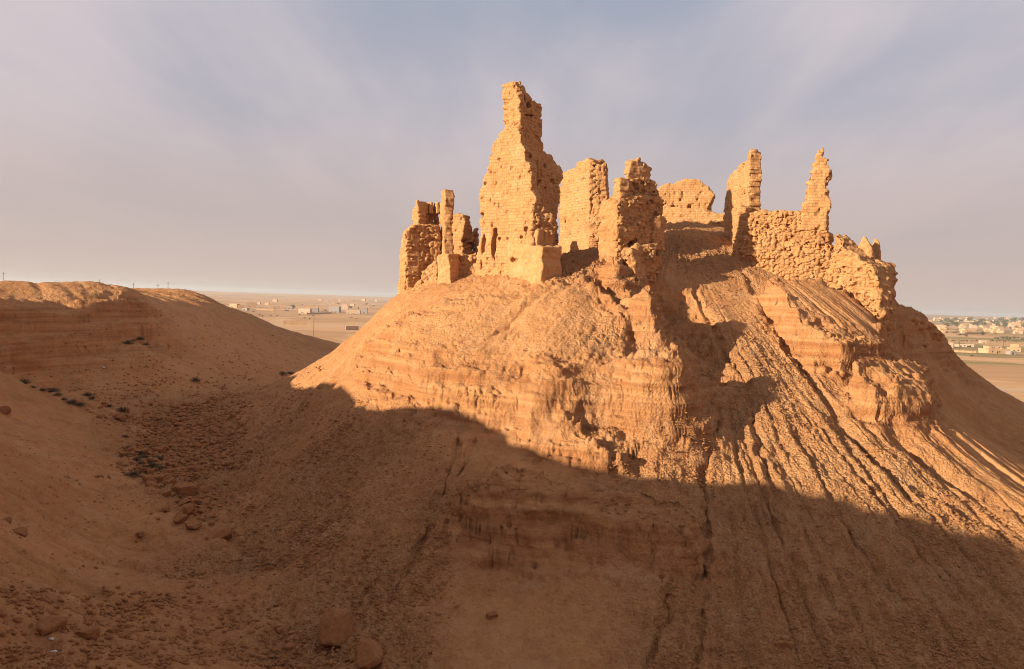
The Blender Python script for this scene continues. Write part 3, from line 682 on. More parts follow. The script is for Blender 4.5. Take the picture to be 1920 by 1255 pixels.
wall(t, 'rubble_slope', (770, 88.0), (822, 86.4), [(765, 570), (770, 540), (785, 512), (800, 498), (820, 484), (822, 570)], 1.8, 'rubble', edge=.3, cell=.14)

# --- the tallest ruin
t = empty('ruined_tower', site(985, 530, 81), 'tallest ruin, a ragged brick spire with holes near its pointed top', 'ruined tower')
wall(t, 'lit_wall', (888, 86.4), (1012, 80.4), [(884, 560), (890, 500), (893, 462), (897, 425), (899, 372), (905, 338), (915, 300), (925, 263), (931, 254), (940, 247), (951, 241), (951, 215), (953, 170), (957, 158), (963, 153), (969, 158), (971, 190), (974, 215), (972, 240), (976, 262), (983, 280), (985, 302), (994, 308), (998, 330), (997, 355), (1004, 375), (1003, 400), (1008, 430), (1012, 470), (1014, 560)], 0.9, 'ashlar',
     niches=[([(901, 454), (906, 436), (910, 450), (908, 470), (902, 478)], .8), ([(920, 460), (925, 428), (931, 428), (930, 470), (926, 490), (921, 476)], .9)],
     pits=[(936, 448, .22), (950, 448, .22), (903, 404, .3), (987, 430, .3), (990, 442, .25), (978, 445, .2)], edge=.30, cell=.105)
wall(t, 'shaded_wall', (970, 84.5), (1056, 91.2), [(966, 560), (965, 162), (968, 155), (976, 156), (984, 158), (990, 170), (996, 184), (1000, 195), (1006, 203), (1010, 198), (1016, 199), (1017, 240), (1019, 272), (1027, 286), (1036, 293), (1046, 305), (1057, 314), (1053, 326), (1051, 345), (1052, 372), (1048, 400), (1047, 440), (1047, 560)], 1.7, 'ashlar',
     holes=[[(974, 172), (979, 174), (984, 184), (983, 192), (976, 188)]], niches=[([(987, 192), (994, 191), (996, 202), (987, 203)], 1.2), ([(982, 214), (1000, 216), (1000, 219), (982, 217)], .5), ([(1006, 300), (1008, 300), (1009, 335), (1007, 335)], .8)], pits=[(995, 293, .3), (1022, 312, .3), (1012, 340, .25)], edge=.35, cell=.105, rough=.14)
wall(t, 'plinth', (949, 82.6), (1016, 79.3), [(948, 575), (951, 462), (954, 456), (990, 458), (1016, 462), (1017, 575)], 2.9, 'plaster', edge=.22, rough=.22, cell=.11, pits=[(961, 488, .3), (968, 488, .2)])
wall(t, 'buttress', (1008, 80.6), (1038, 82.6), [(1006, 560), (1006, 470), (1010, 432), (1022, 424), (1038, 426), (1040, 560)], 1.6, 'plaster', edge=.12, cell=.12)
wall(t, 'fallen_rubble', (994, 80.3), (1050, 81.4), [(996, 470), (994, 415), (1000, 385), (1007, 378), (1014, 384), (1017, 394), (1022, 388), (1031, 400), (1040, 402), (1046, 420), (1044, 440), (1030, 448), (1014, 468)], 1.5, 'rubble', edge=.3, cell=.12)
# --- block behind
t = empty('wall_ruin', site(1095, 470, 96), 'broad flat-faced wall block with smooth brick courses, behind and right of the tallest ruin', 'ruined wall')
wall(t, 'smooth_wall', (1044, 102.5), (1105, 96.2), [(1042, 540), (1047, 440), (1050, 326), (1062, 319), (1080, 311), (1081, 305), (1103, 295), (1105, 310), (1106, 540)], 2.5, 'ashlar', edge=.18, cell=.13)
wall(t, 'broken_end', (1102, 96.3), (1146, 95.8), [(1102, 540), (1103, 298), (1112, 296), (1120, 303), (1127, 306), (1137, 303), (1138, 315), (1138, 350), (1144, 420), (1150, 540)], 2.5, 'rubble', edge=.15, cell=.14)
# --- central stump
t = empty('ruined_tower', site(1190, 500, 78), 'squat eroded tower stump with layered rubble shoulders in the middle of the ruins', 'ruined tower')
wall(t, 'side_wall', (1117, 85.6), (1160, 81.5), [(1110, 530), (1122, 480), (1126, 430), (1128, 413), (1140, 406), (1147, 400), (1150, 372), (1148, 352), (1150, 336), (1156, 332), (1162, 334), (1162, 350), (1160, 368), (1161, 400), (1158, 430), (1158, 530)], 1.3, 'ashlar', edge=.2, cell=.12)
wall(t, 'front_wall', (1156, 81.7), (1246, 85.2), [(1156, 530), (1157, 400), (1160, 374), (1175, 366), (1236, 368), (1244, 378), (1244, 400), (1240, 530)], 3.0, 'rubble', niches=[([(1173, 463), (1183, 452), (1193, 444), (1194, 458), (1188, 472), (1178, 470)], 1.3)], edge=.3, cell=.12)
wall(t, 'middle_stage', (1173, 82.8), (1240, 85.4), [(1170, 388), (1169, 350), (1169, 336), (1219, 331), (1230, 338), (1236, 360), (1239, 388)], 1.5, 'rubble', edge=.2, cell=.11)
wall(t, 'top_stage', (1180, 83.2), (1222, 84.8), [(1178, 340), (1179, 312), (1183, 301), (1200, 298), (1208, 304), (1211, 311), (1219, 314), (1220, 340)], 1.1, 'ashlar', rowh=.45, blk=.6, edge=.35, cell=.10)
wall(t, 'plastered_corner', (1157, 81.4), (1194, 82.9), [(1156, 452), (1157, 425), (1194, 420), (1194, 444), (1185, 450)], 1.2, 'ashlar', edge=.2, cell=.12)
wall(t, 'lower_block', (1190, 81.6), (1238, 83.2), [(1186, 530), (1190, 462), (1200, 458), (1228, 460), (1234, 530)], 1.6, 'rubble', edge=.3, cell=.12)
wall(t, 'ledge_block', (1222, 83.8), (1250, 84.8), [(1224, 470), (1224, 410), (1232, 402), (1243, 405), (1250, 414), (1250, 470)], 2.4, 'ashlar', edge=.3, cell=.12)
wall(t, 'rubble_foot', (1110, 84.4), (1190, 80.6), [(1104, 540), (1118, 490), (1135, 470), (1160, 466), (1182, 470), (1190, 490), (1190, 540)], 2.5, 'rubble', edge=.4, cell=.14)
# --- long wall at the back of the summit
t = empty('wall_ruin', site(1290, 420, 113), 'long low wall with a ragged crest on the summit behind the central stump', 'ruined wall')
wall(t, 'upper_wall', (1230, 117), (1342, 114.5), [(1228, 440), (1233, 353), (1246, 345), (1262, 342), (1270, 338), (1290, 336), (1313, 337), (1321, 345), (1330, 348), (1337, 366), (1333, 382), (1330, 394), (1334, 440)], 2.2, 'ashlar', pits=[(1276, 375, .25), (1308, 374, .25), (1262, 389, .35), (1293, 388, .35)], edge=.3, cell=.15)
wall(t, 'lower_wall', (1238, 113), (1372, 109.5), [(1236, 440), (1240, 385), (1280, 389), (1320, 394), (1340, 398), (1369, 400), (1372, 440)], 1.5, 'ashlar', edge=.15, cell=.14)
# --- fin, pinnacle, curtain
t = empty('wall_ruin', site(1390, 480, 95), 'tall narrow wall fin seen nearly edge-on above the start of the rubble curtain', 'ruined wall')
wall(t, 'wall', (1357, 99.5), (1402, 93.2), [(1354, 460), (1360, 352), (1371, 327), (1388, 306), (1398, 297), (1402, 284), (1405, 278), (1407, 284), (1405, 300), (1406, 340), (1404, 400), (1398, 520), (1366, 520), (1360, 440)], 1.5, 'ashlar', edge=.25, cell=.12)
wall(t, 'buttress', (1370, 93.2), (1397, 92.0), [(1364, 520), (1375, 440), (1380, 400), (1384, 385), (1399, 385), (1400, 520)], 1.5, 'ashlar', edge=.15, cell=.12)
tag(wall(None, 'ruined_pillar', (1500, 89.6), (1558, 88.6), [(1500, 430), (1505, 396), (1512, 368), (1519, 342), (1523, 312), (1530, 292), (1535, 278), (1543, 277), (1544, 291), (1552, 297), (1550, 308), (1557, 316), (1553, 335), (1551, 352), (1553, 372), (1550, 430)], 1.5, 'ashlar', edge=.42, cell=.10, rowh=.42, blk=.6), 'slender stepped pinnacle of stacked blocks rising from the right end of the rubble curtain', 'ruined pillar')
tag(wall(None, 'wall_ruin', (1386, 91.6), (1566, 88.0), [(1384, 560), (1388, 470), (1392, 425), (1402, 400), (1425, 391), (1470, 393), (1505, 395), (1536, 400), (1548, 425), (1560, 442), (1563, 470), (1574, 500), (1572, 560), (1540, 590), (1440, 580)], 2.8, 'rubble', edge=.35, cell=.105, batter=.03), 'bulging curtain wall of rounded rubble stones between the narrow fin and the pinnacle', 'ruined wall')
t = empty('wall_ruin', site(1620, 600, 86), 'weathered mud-plastered bastion sloping down right of the pinnacle, its right side in shade', 'ruined wall')
wall(t, 'wall', (1548, 88.6), (1655, 83.6), [(1545, 600), (1556, 470), (1562, 444), (1572, 446), (1580, 458), (1596, 470), (1611, 484), (1630, 499), (1641, 520), (1648, 545), (1650, 580), (1646, 615), (1630, 640), (1600, 620), (1560, 620)], 3.0, 'rubble', edge=.5, cell=.105, rough=.14, pits=[(1612, 590, .4), (1625, 560, .3)])
wall(t, 'rear_wall', (1625, 88.0), (1668, 86.2), [(1620, 620), (1622, 500), (1640, 488), (1655, 490), (1662, 500), (1664, 530), (1662, 565), (1662, 620)], 2.5, 'ashlar', edge=.25, cell=.14)
for nm, a_, b_, pp, lb in (('mud_stub', (1602, 88.8), (1638, 87.8), [(1600, 520), (1606, 490), (1608, 466), (1613, 451), (1620, 443), (1627, 449), (1634, 466), (1640, 488), (1642, 520)], 'larger of two rounded mud stubs on top of the bastion'),
                          ('mud_stub', (1628, 90.6), (1652, 90.0), [(1628, 510), (1632, 466), (1637, 450), (1644, 446), (1649, 453), (1650, 475), (1651, 510)], 'smaller of two rounded mud stubs on top of the bastion, the one behind')):
    tag(wall(None, nm, a_, b_, pp, 1.6, 'plaster', edge=.15, cell=.12, rough=.4), lb, 'ruined wall')

# --- mud-rock outcrops of the hill itself
def outcrop(nm, *a, **k): tag(wall(None, nm, *a, mode='rock', **k), kind='structure')
outcrop('cliff', (1700, 101), (1782, 109), [(1690, 660), (1700, 600), (1722, 588), (1745, 596), (1762, 612), (1775, 630), (1779, 650), (1774, 658), (1780, 664), (1778, 680), (1740, 690)], 6.0, edge=.3, cell=.2, rough=.16, batter=.1)
# ------------------------------------------------------------------ stones, shrubs, litter
import bmesh
rng = np.random.default_rng(7)
def ico(sub):
    bm = bmesh.new(); bmesh.ops.create_icosphere(bm, subdivisions=sub, radius=1.0)
    V = np.array([v.co[:] for v in bm.verts]); F_ = np.array([[v.index for v in f.verts] for f in bm.faces]); bm.free(); return V, F_
IV3, IF3 = ico(4); IV1, IF1 = ico(2)
def rock_shape(V, seed, flat=.7):
    r = np.random.default_rng(seed); pn = r.uniform(3, 7); d = 1 / (np.abs(V) ** pn).sum(1) ** (1 / pn) * .8
    for k in range(12):                      # cleaved faces
        n_ = r.normal(size=3); n_ /= np.linalg.norm(n_); c = r.uniform(.50, .90)
        t_ = V @ n_; d = np.minimum(d, np.where(t_ > 1e-3, c / np.maximum(t_, 1e-3), 9))
    P_ = V * d[:, None]
    P_ = P_ * (1 + .22 * fbm3(P_[:, 0] * 2.6 + seed, P_[:, 1] * 2.6, P_[:, 2] * 2.6, 4, seed, .6))[:, None]
    return P_ * np.array([1, r.uniform(.65, .95), flat * r.uniform(.7, 1)])
ROCKS = [np_mesh('boulder', rock_shape(IV3, 100 + i, .95), IF3, MAT['boulder'], smooth=False) for i in range(9)]
def gz(x, y): return ground(np.atleast_1d(np.asarray(x, float)), np.atleast_1d(np.asarray(y, float)))[0]
_cnt = [0]
def boulders(pxs, pys, sizes, label, group=None, cat='boulder', name='boulder', sink=.25, stretch=None):
    h = hit(pxs, pys); ok = ~np.isnan(h[:, 0]); h = h[ok]; sz = np.asarray(sizes)[ok]; z = gz(h[:, 0], h[:, 1])
    for i in range(len(h)):
        _cnt[0] += 1
        o = link(name, ROCKS[_cnt[0] % 9], None, (h[i, 0], h[i, 1], float(z[i] + sz[i] * sink)))
        o.rotation_euler = (rng.uniform(-.3, .3), rng.uniform(-.3, .3), rng.uniform(0, 6.28))
        s_ = sz[i]; st_ = stretch or (rng.uniform(.85, 1.25), rng.uniform(.8, 1.1), rng.uniform(.65, .95))
        o.scale = (s_ * st_[0], s_ * st_[1], s_ * st_[2])
        tag(o, label, cat, group)
def inpoly(poly, n_, seed, bias=None):
    r = np.random.default_rng(seed); lo = np.min(poly, 0); hi = np.max(poly, 0); out = []
    PX = r.uniform(lo[0], hi[0], n_ * 6); PY = r.uniform(lo[1], hi[1], n_ * 6)
    m = poly_sd([tuple(map(float, p)) for p in poly], PX, PY) < 0
    return PX[m][:n_], PY[m][:n_]
# big ones that one can point to
for x, y, s_, lb in ((632, 1188, 1.75, 'large flat-topped boulder at the ravine foot, darkest underneath, biggest of the near boulders'),
                     (692, 1236, 1.2, 'big rounded boulder leaning against the right side of the largest near boulder'),
                     (922, 1158, .42, 'lone reddish stone on the smooth sand right of the two big near boulders'),
                     (225, 790, .95, 'squarish dark boulder beside the shrubby gully under the left cliff'),
                     (345, 925, 1.3, 'broad reddish boulder at the lower end of the boulder field'),
                     (300, 905, .9, 'reddish boulder just left of the broadest one in the boulder field'),
                     (355, 955, 1.0, 'low reddish boulder directly below the broadest one in the boulder field'),
                     (408, 1000, 1.1, 'half-buried reddish hump of rock on the gravel below the boulder field'),
                     (262, 995, .5, 'isolated dark stone on the sand left of the half-buried hump'),
                     (38, 998, .55, 'red boulder on the shaded slope near the picture\'s left edge, lower of two'),
                     (12, 970, .5, 'red boulder on the shaded slope near the picture\'s left edge, upper of two'),
                     (1462, 1212, .42, 'flat stone lying on the gravel near the bottom, bigger of a pair'),
                     (1482, 1206, .32, 'flat stone lying on the gravel near the bottom, smaller of a pair'),
                     (95, 1180, .75, 'reddish boulder beside two white scraps in the lower left corner'),
                     (165, 1192, .7, 'reddish boulder with a black hollow beneath it in the lower left corner'),
                     (8, 770, .9, 'orange-red rock jutting in from the left edge above the shaded slope')):
    boulders([x], [y], [s_], lb, sink=.3)
fx, fy = inpoly([(262, 785), (330, 755), (430, 765), (455, 800), (420, 830), (405, 880), (370, 905), (345, 900), (250, 885), (225, 850), (280, 820)], 155, 1)
boulders(fx, fy, np.random.default_rng(2).uniform(.24, .6, len(fx)) , 'loose reddish boulder in the dense boulder field on the ravine floor', 'boulders of the field on the ravine floor')
fx, fy = inpoly([(225, 855), (300, 850), (345, 890), (395, 930), (420, 960), (350, 985), (290, 945), (260, 890)], 26, 3)
boulders(fx, fy, np.random.default_rng(4).uniform(.3, .8, len(fx)), 'blocky boulder piled at the lower end of the boulder field', 'boulders piled below the boulder field')
fx, fy = inpoly([(130, 735), (200, 760), (300, 775), (330, 760), (420, 745), (300, 790), (190, 790)], 22, 5)
boulders(fx, fy, np.random.default_rng(6).uniform(.25, .55, len(fx)), 'dark boulder in the line of rocks along the gully under the left hill', 'boulders along the gully')
fx, fy = inpoly([(310, 1080), (420, 1060), (500, 1100), (440, 1150), (560, 1160), (570, 1255), (380, 1255), (330, 1180)], 36, 7)
boulders(fx, fy, np.random.default_rng(8).uniform(.12, .36, len(fx)), 'reddish rock among the scattered rocks left of the two big near boulders', 'scattered rocks near the big boulders')
fx, fy = inpoly([(0, 1140), (200, 1130), (330, 1180), (380, 1255), (0, 1255)], 26, 9)
boulders(fx, fy, np.random.default_rng(10).uniform(.10, .34, len(fx)), 'rock in the dark rubble filling the lower left corner', 'rocks of the lower left corner')
fx, fy = inpoly([(120, 870), (240, 860), (300, 960), (280, 1080), (120, 1080), (60, 960)], 16, 11)
boulders(fx, fy, np.random.default_rng(12).uniform(.12, .3, len(fx)), 'small stone lying alone on the bare sand of the near ravine slope', 'stones on the bare near slope')
# gravel and small rubble nobody could count
def scatter_mesh(name, regions, seed, mat):
    r = np.random.default_rng(seed); Vs, Fs = [], []; k = 0
    V0, F0 = ico(1); shapes = np.stack([rock_shape(V0, 300 + i, .85) for i in range(12)])
    for poly, n_, s0, s1 in regions:
        a, b = inpoly(poly, n_, int(r.integers(1e6))); h = hit(a, b); h = h[~np.isnan(h[:, 0])]; z = gz(h[:, 0], h[:, 1]); m = len(h)
        keep = fbm2(h[:, 0] / 2.5, h[:, 1] / 2.5, 3, seed) + r.uniform(-.25, .25, m) > -.06; h, z = h[keep], z[keep]; m = len(h)
        sh = shapes[r.integers(0, 12, m)]; s_ = s0 + (s1 - s0) * r.random(m) ** 2.2; an = r.random(m) * 6.28; c, s2 = np.cos(an)[:, None], np.sin(an)[:, None]
        q = np.stack([(sh[..., 0] * c - sh[..., 1] * s2) * 1.15, (sh[..., 0] * s2 + sh[..., 1] * c), sh[..., 2] * .85], -1) * s_[:, None, None]
        q[..., 0] += h[:, :1]; q[..., 1] += h[:, 1:2]; q[..., 2] += (z + s_ * .25)[:, None]
        Vs.append(q.reshape(-1, 3)); Fs.append((F0[None] + (k + np.arange(m) * len(V0))[:, None, None]).reshape(-1, 3)); k += m * len(V0)
    return link(name, np_mesh(name, np.vstack(Vs), np.vstack(Fs), mat, smooth=False))
tag(scatter_mesh('gravel', [
    ([(330, 740), (560, 720), (700, 800), (650, 1000), (560, 1100), (420, 1000), (440, 850)], 4500, .06, .22),
    ([(230, 760), (460, 740), (470, 860), (400, 980), (220, 880)], 1800, .10, .42),
    ([(262, 785), (330, 755), (450, 765), (455, 830), (405, 880), (345, 900), (250, 885)], 1500, .12, .45),
    ([(560, 720), (840, 800), (850, 1100), (700, 1200), (560, 1050)], 5000, .045, .15),
    ([(300, 1050), (700, 1000), (860, 1130), (800, 1255), (560, 1255), (300, 1200)], 3500, .045, .2),
    ([(0, 1100), (330, 1100), (600, 1255), (0, 1255)], 2800, .04, .28),
    ([(0, 800), (300, 850), (350, 1050), (0, 1100)], 900, .04, .14),
    ([(120, 720), (620, 690), (300, 800), (180, 800)], 1100, .07, .25),
    ([(0, 680), (260, 560), (560, 640), (560, 680), (450, 720), (200, 720)], 1200, .07, .24)], 21, MAT['boulder']), kind='stuff')
tag(scatter_mesh('rubble', [
    ([(1330, 800), (1500, 700), (1900, 1000), (1900, 1255), (1320, 1255)], 9000, .04, .15),
    ([(1700, 940), (1920, 1000), (1920, 1255), (1500, 1255)], 2500, .05, .15),
    ([(1240, 1090), (1310, 1090), (1310, 1255), (1220, 1255)], 1200, .05, .15),
    ([(1095, 780), (1180, 830), (1200, 930), (1130, 900)], 500, .05, .18),
    ([(1700, 900), (1900, 960), (1915, 1010), (1760, 980)], 400, .08, .24),
    ([(1240, 430), (1370, 440), (1440, 600), (1600, 830), (1400, 780), (1300, 560)], 2600, .05, .18),
    ([(1200, 800), (1340, 780), (1340, 960), (1220, 940)], 900, .04, .14),
    ([(1050, 470), (1110, 450), (1110, 520), (1040, 530)], 300, .06, .24),
    ([(840, 890), (1020, 920), (1300, 1000), (1300, 1040), (1000, 980), (850, 940)], 700, .06, .2),
    ([(1320, 770), (1345, 775), (1335, 900), (1312, 900)], 200, .08, .22),
    ([(620, 680), (760, 540), (960, 500), (1100, 540), (1100, 760), (720, 700)], 2600, .04, .13)], 22, MAT['talus_stone']), kind='stuff')
# dry shrubs
simple_mat('shrub', (.13, .10, .055), (.20, .14, .08), 6.0, 0)
def shrub_mesh(seed):
    r = np.random.default_rng(seed); V, Q = [], []
    for i in range(300):
        a = r.uniform(0, 6.28); e = r.uniform(.1, 1.4); L_ = r.uniform(.35, .75); d = np.array([math.cos(a) * math.cos(e), math.sin(a) * math.cos(e), math.sin(e)])
        p0 = d * L_ * r.uniform(.1, .6); p1 = d * L_ * 1.05; sd = np.cross(d, r.normal(size=3)); sd /= np.linalg.norm(sd) + 1e-6; w_ = r.uniform(.006, .022)
        k = len(V); V += [p0 - sd * w_ * .4, p0 + sd * w_ * .4, p1 + sd * w_, p1 - sd * w_]; Q.append([k, k + 1, k + 2, k + 3])
    return np_mesh('dry_shrub', np.array(V), np.array(Q), MAT['shrub'], smooth=False)
SH = [shrub_mesh(i) for i in range(4)]
def shrubs(pts_, label, group):
    h = hit([p[0] for p in pts_], [p[1] for p in pts_]); 
    for i in range(len(h)):
        if np.isnan(h[i, 0]): continue
        o = link('dry_shrub', SH[i % 4], None, (h[i, 0], h[i, 1], float(gz(h[i, 0], h[i, 1])[0]) + .02)); s_ = rng.uniform(.45, 1.15)
        o.scale = (s_ * 1.2, s_ * 1.2, s_ * .7); o.rotation_euler = (0, 0, rng.uniform(0, 6)); tag(o, label, 'shrub', group)
shrubs([(20, 697), (45, 712), (62, 722), (80, 733), (95, 735), (98, 722), (108, 742), (120, 750), (135, 757), (150, 762), (165, 738), (172, 748), (205, 765), (230, 772)], 'dark dry shrub in the gully beneath the left cliff', 'shrubs in the gully')
shrubs([(245, 858), (255, 866), (262, 872), (270, 862), (278, 870), (286, 878), (292, 866), (300, 884), (262, 852), (240, 845), (235, 822), (310, 888), (250, 893)], 'dark green shrub at the left side of the boulder field', 'shrubs beside the boulder field')
shrubs([(240, 628), (250, 624), (262, 622), (275, 628), (366, 715), (530, 703), (545, 700)], 'dark shrub on the shaded face of the left hill', 'shrubs on the left hill')
# litter
simple_mat('scrap_white', (.75, .74, .72), (.65, .63, .60), 8, .01)
def scrap(seed):
    V = IV1 * np.array([1, .7, .45]); V = V * (1 + .9 * fbm3(V[:, 0] * 3 + seed, V[:, 1] * 3, V[:, 2] * 3, 2, seed))[:, None]
    return np_mesh('litter_scrap', V, IF1, MAT['scrap_white'], smooth=False)
for i, (x, y, s_, lb) in enumerate(((97, 1193, .14, 'white plastic scrap lying beside a reddish boulder, upper of two'), (101, 1208, .15, 'white plastic scrap lying beside a reddish boulder, lower of two'),
                     (195, 676, .2, 'small pale scrap on the sand slope below the left cliff'), (272, 1232, .1, 'pale scrap among the rocks by the bottom edge'))):
    h = hit([x], [y])[0]; o = link('litter_scrap', scrap(i), None, (h[0], h[1], float(gz(h[0], h[1])[0]) + s_ * .4)); o.scale = (s_,) * 3; tag(o, lb, 'litter')
# ------------------------------------------------------------------ the settlements on the plain
simple_mat('house_cream', (.60, .40, .24), (.48, .31, .18), .5, 0)
simple_mat('house_white', (.60, .45, .33), (.46, .33, .23), .5, 0)
simple_mat('house_grey', (.36, .31, .28), (.30, .26, .24), .5, 0)
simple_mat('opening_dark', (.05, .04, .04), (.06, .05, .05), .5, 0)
simple_mat('leaf_olive', (.085, .090, .040), (.14, .125, .060), .4, 0)
simple_mat('bark', (.16, .11, .07), (.12, .08, .05), 3, 0)
class MB:
    def __init__(s): s.v = []; s.q = []
    def box(s, x0, y0, z0, x1, y1, z1):
        k = len(s.v); s.v += [(x0, y0, z0), (x1, y0, z0), (x1, y1, z0), (x0, y1, z0), (x0, y0, z1), (x1, y0, z1), (x1, y1, z1), (x0, y1, z1)]
        s.q += [[k + a for a in f] for f in ((3, 2, 1, 0), (4, 5, 6, 7), (0, 1, 5, 4), (1, 2, 6, 5), (2, 3, 7, 6), (3, 0, 4, 7))]
        return s
    def mesh(s, name, mat): return np_mesh(name, np.array(s.v, float), np.array(s.q), mat, smooth=False)
def fhit(px, py):
    r = ray([px], [py])[0]; ds = 230 * 1.004 ** np.arange(1000)
    g = r[2] * ds - plainz(r[0] * ds, ds); k = np.nonzero(g < 0)[0]
    if len(k) == 0 or k[0] == 0: return np.array([np.nan] * 3)
    k = k[0]; d = ds[k - 1] + (ds[k] - ds[k - 1]) * g[k - 1] / (g[k - 1] - g[k] + 1e-9)
    return r * d
def gfar(x, y): return float(plainz(np.array([x]), np.array([y]))[0]) - .15
HC = {}
def house(px, py, w_px, h_px, mat, label, group=None, kind='flat', detail=False, rz=None):
    h = fhit(px, py)
    if np.isnan(h[0]): return
    d = h[1]; Wm = w_px / FPX * d; Hm = max(2.5, h_px / FPX * d); D_ = min(max(Wm * .6, 5), 14)
    rz = rng.uniform(-.35, .35) if rz is None else rz
    z = gfar(h[0], h[1]) - .3; x = Wm / 2
    loc = (h[0], h[1], z)
    root = None
    m = MB().box(-x, 0, 0, x, D_, Hm)
    p_ = .3; m.box(-x - .08, -.08, Hm, x + .08, p_, Hm + .6).box(-x - .08, D_ - p_, Hm, x + .08, D_ + .08, Hm + .6).box(-x - .08, p_, Hm, -x + p_, D_ - p_, Hm + .6).box(x - p_, p_, Hm, x + .08, D_ - p_, Hm + .6)
    if kind == 'two': m.box(-x * .5, 1, Hm + .6, x * .7, D_ * .8, Hm + 3.2)
    if detail:
        root = empty('house', loc, label, 'house', group, rz)
        link('walls', m.mesh('walls', MAT[mat]), root)
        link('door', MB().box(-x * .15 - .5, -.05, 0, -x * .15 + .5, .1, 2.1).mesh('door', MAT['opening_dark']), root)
        nw = max(1, int(Wm / 6))
        for i in range(nw):
            cx = -x + (i + .5) * Wm / nw + .6
            if abs(cx + x * .15) < 1.3: cx += 1.8
            if cx + .6 > x: continue
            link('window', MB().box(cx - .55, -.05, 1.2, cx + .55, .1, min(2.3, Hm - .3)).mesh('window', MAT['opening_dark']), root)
    else:
        o = link('house', m.mesh('house', MAT[mat]), None, loc); o.rotation_euler = (0, 0, rz); tag(o, label, 'house', group)
def yard(px0, py0, px1, py1, hgt, label, group=None, mat='house_cream'):
    a = fhit(px0, py0); b = fhit(px1, py1)
    if np.isnan(a[0]) or np.isnan(b[0]): return
    L_ = math.hypot(b[0] - a[0], b[1] - a[1]); an = math.atan2(b[1] - a[1], b[0] - a[0]); m = MB(); nseg = max(2, int(L_ / 8))
    za, zb = gfar(a[0], a[1]), gfar(b[0], b[1])
    for i in range(nseg):
        f0, f1 = i / nseg, (i + 1) / nseg; zz = (za + (zb - za) * (f0 + f1) / 2) - za
        m.box(L_ * f0, -.2, zz - 1, L_ * f1 - .02, .2, zz + hgt); m.box(L_ * f0 - .3, -.3, zz - 1, L_ * f0 + .3, .3, zz + hgt + .25)
    o = link('yard_enclosure', m.mesh('yard_enclosure', MAT[mat]), None, (a[0], a[1], za)); o.rotation_euler = (0, 0, an); tag(o, label, 'enclosure wall', group)
def crown_mesh(seed, n_=420):
    r = np.random.default_rng(seed); V = []; Q = []
    cl_ = r.normal(size=(9, 3)) * [.5, .5, .3]
    for i in range(n_):
        c = cl_[int(r.integers(9))] + r.normal(size=3) * [.24, .24, .2]; s_ = r.uniform(.05, .13); a = r.normal(size=3); a /= np.linalg.norm(a); b = np.cross(a, r.normal(size=3)); b /= np.linalg.norm(b)
        k = len(V); V += [c - a * s_, c + b * s_, c + a * s_, c - b * s_]; Q.append([k, k + 1, k + 2, k + 3])
    return np_mesh('crown', np.array(V), np.array(Q), MAT['leaf_olive'], smooth=False)
CRW = [crown_mesh(i) for i in range(5)]
_b = MB(); _b.v = [(math.cos(a) * .09 * (1 - .5 * k), math.sin(a) * .09 * (1 - .5 * k), k * 1.2) for k in (0, 1) for a in np.linspace(0, 6.283, 7)[:6]]; _b.q = [[i, (i + 1) % 6, 6 + (i + 1) % 6, 6 + i] for i in range(6)]
TRK = _b.mesh('trunk', MAT['bark'])
def tree(px, py, h_px, label, group=None):
    h = fhit(px, py)
    if np.isnan(h[0]): return
    H_ = max(2.2, h_px / FPX * h[1]); t_ = empty('tree', (h[0], h[1], gfar(h[0], h[1]) - .1), label, 'tree', group, rng.uniform(0, 6))
    a = link('trunk', TRK, t_); a.scale = (H_ * .3, H_ * .3, H_ * .45)
    c = link('crown', CRW[int(rng.integers(5))], t_, (0, 0, H_ * .58)); s_ = H_ * .5; c.scale = (s_ * 1.1, s_ * 1.1, s_)
def pole(px, py, hgt, label, group=None, arm=True):
    h = fhit(px, py)
    if np.isnan(h[0]): return
    m = MB().box(-.14, -.14, 0, .14, .14, hgt)
    if arm: m.box(-1.1, -.1, hgt - .9, -.141, .1, hgt - .7).box(.141, -.1, hgt - .9, 1.1, .1, hgt - .7)
    o = link('utility_pole', m.mesh('utility_pole', MAT['bark']), None, (h[0], h[1], gfar(h[0], h[1]) - .2)); tag(o, label, 'utility pole', group)
C_, W__, G_ = 'house_cream', 'house_white', 'house_grey'
for a in ((570, 588, 22, 9, W__, 'white house with a dark doorway in the middle of the left settlement', 'flat'), (585, 584, 24, 10, C_, 'long cream house behind the white house of the left settlement', 'flat'),
          (588, 587, 16, 9, G_, 'grey shed joined to the long cream house', 'flat'), (626, 586, 20, 11, G_, 'tall grey barn standing alone right of the cream house', 'flat'),
          (646, 582, 14, 9, W__, 'bright white house with black openings', 'two'), (662, 589, 26, 7, W__, 'low white house before the bright one', 'flat'), (682, 588, 12, 10, G_, 'dark house at the right end of the left settlement', 'flat'),
          (437, 577, 16, 7, C_, 'cream house just beyond the left hill crest, first of its row', 'flat'), (453, 579, 12, 6, C_, 'small cream house second in the row beyond the left hill crest', 'flat'), (471, 577, 18, 8, C_, 'orange-cream house third in the row beyond the left hill crest', 'two'),
          (458, 582, 12, 4, G_, 'low grey shed before the row of cream houses', 'flat'), (518, 579, 14, 5, C_, 'low cream shed between the two halves of the left settlement', 'flat'), (542, 580, 12, 4, G_, 'low dark shed left of the white house', 'flat')):
    house(*a[:6], kind=a[6], detail=True)
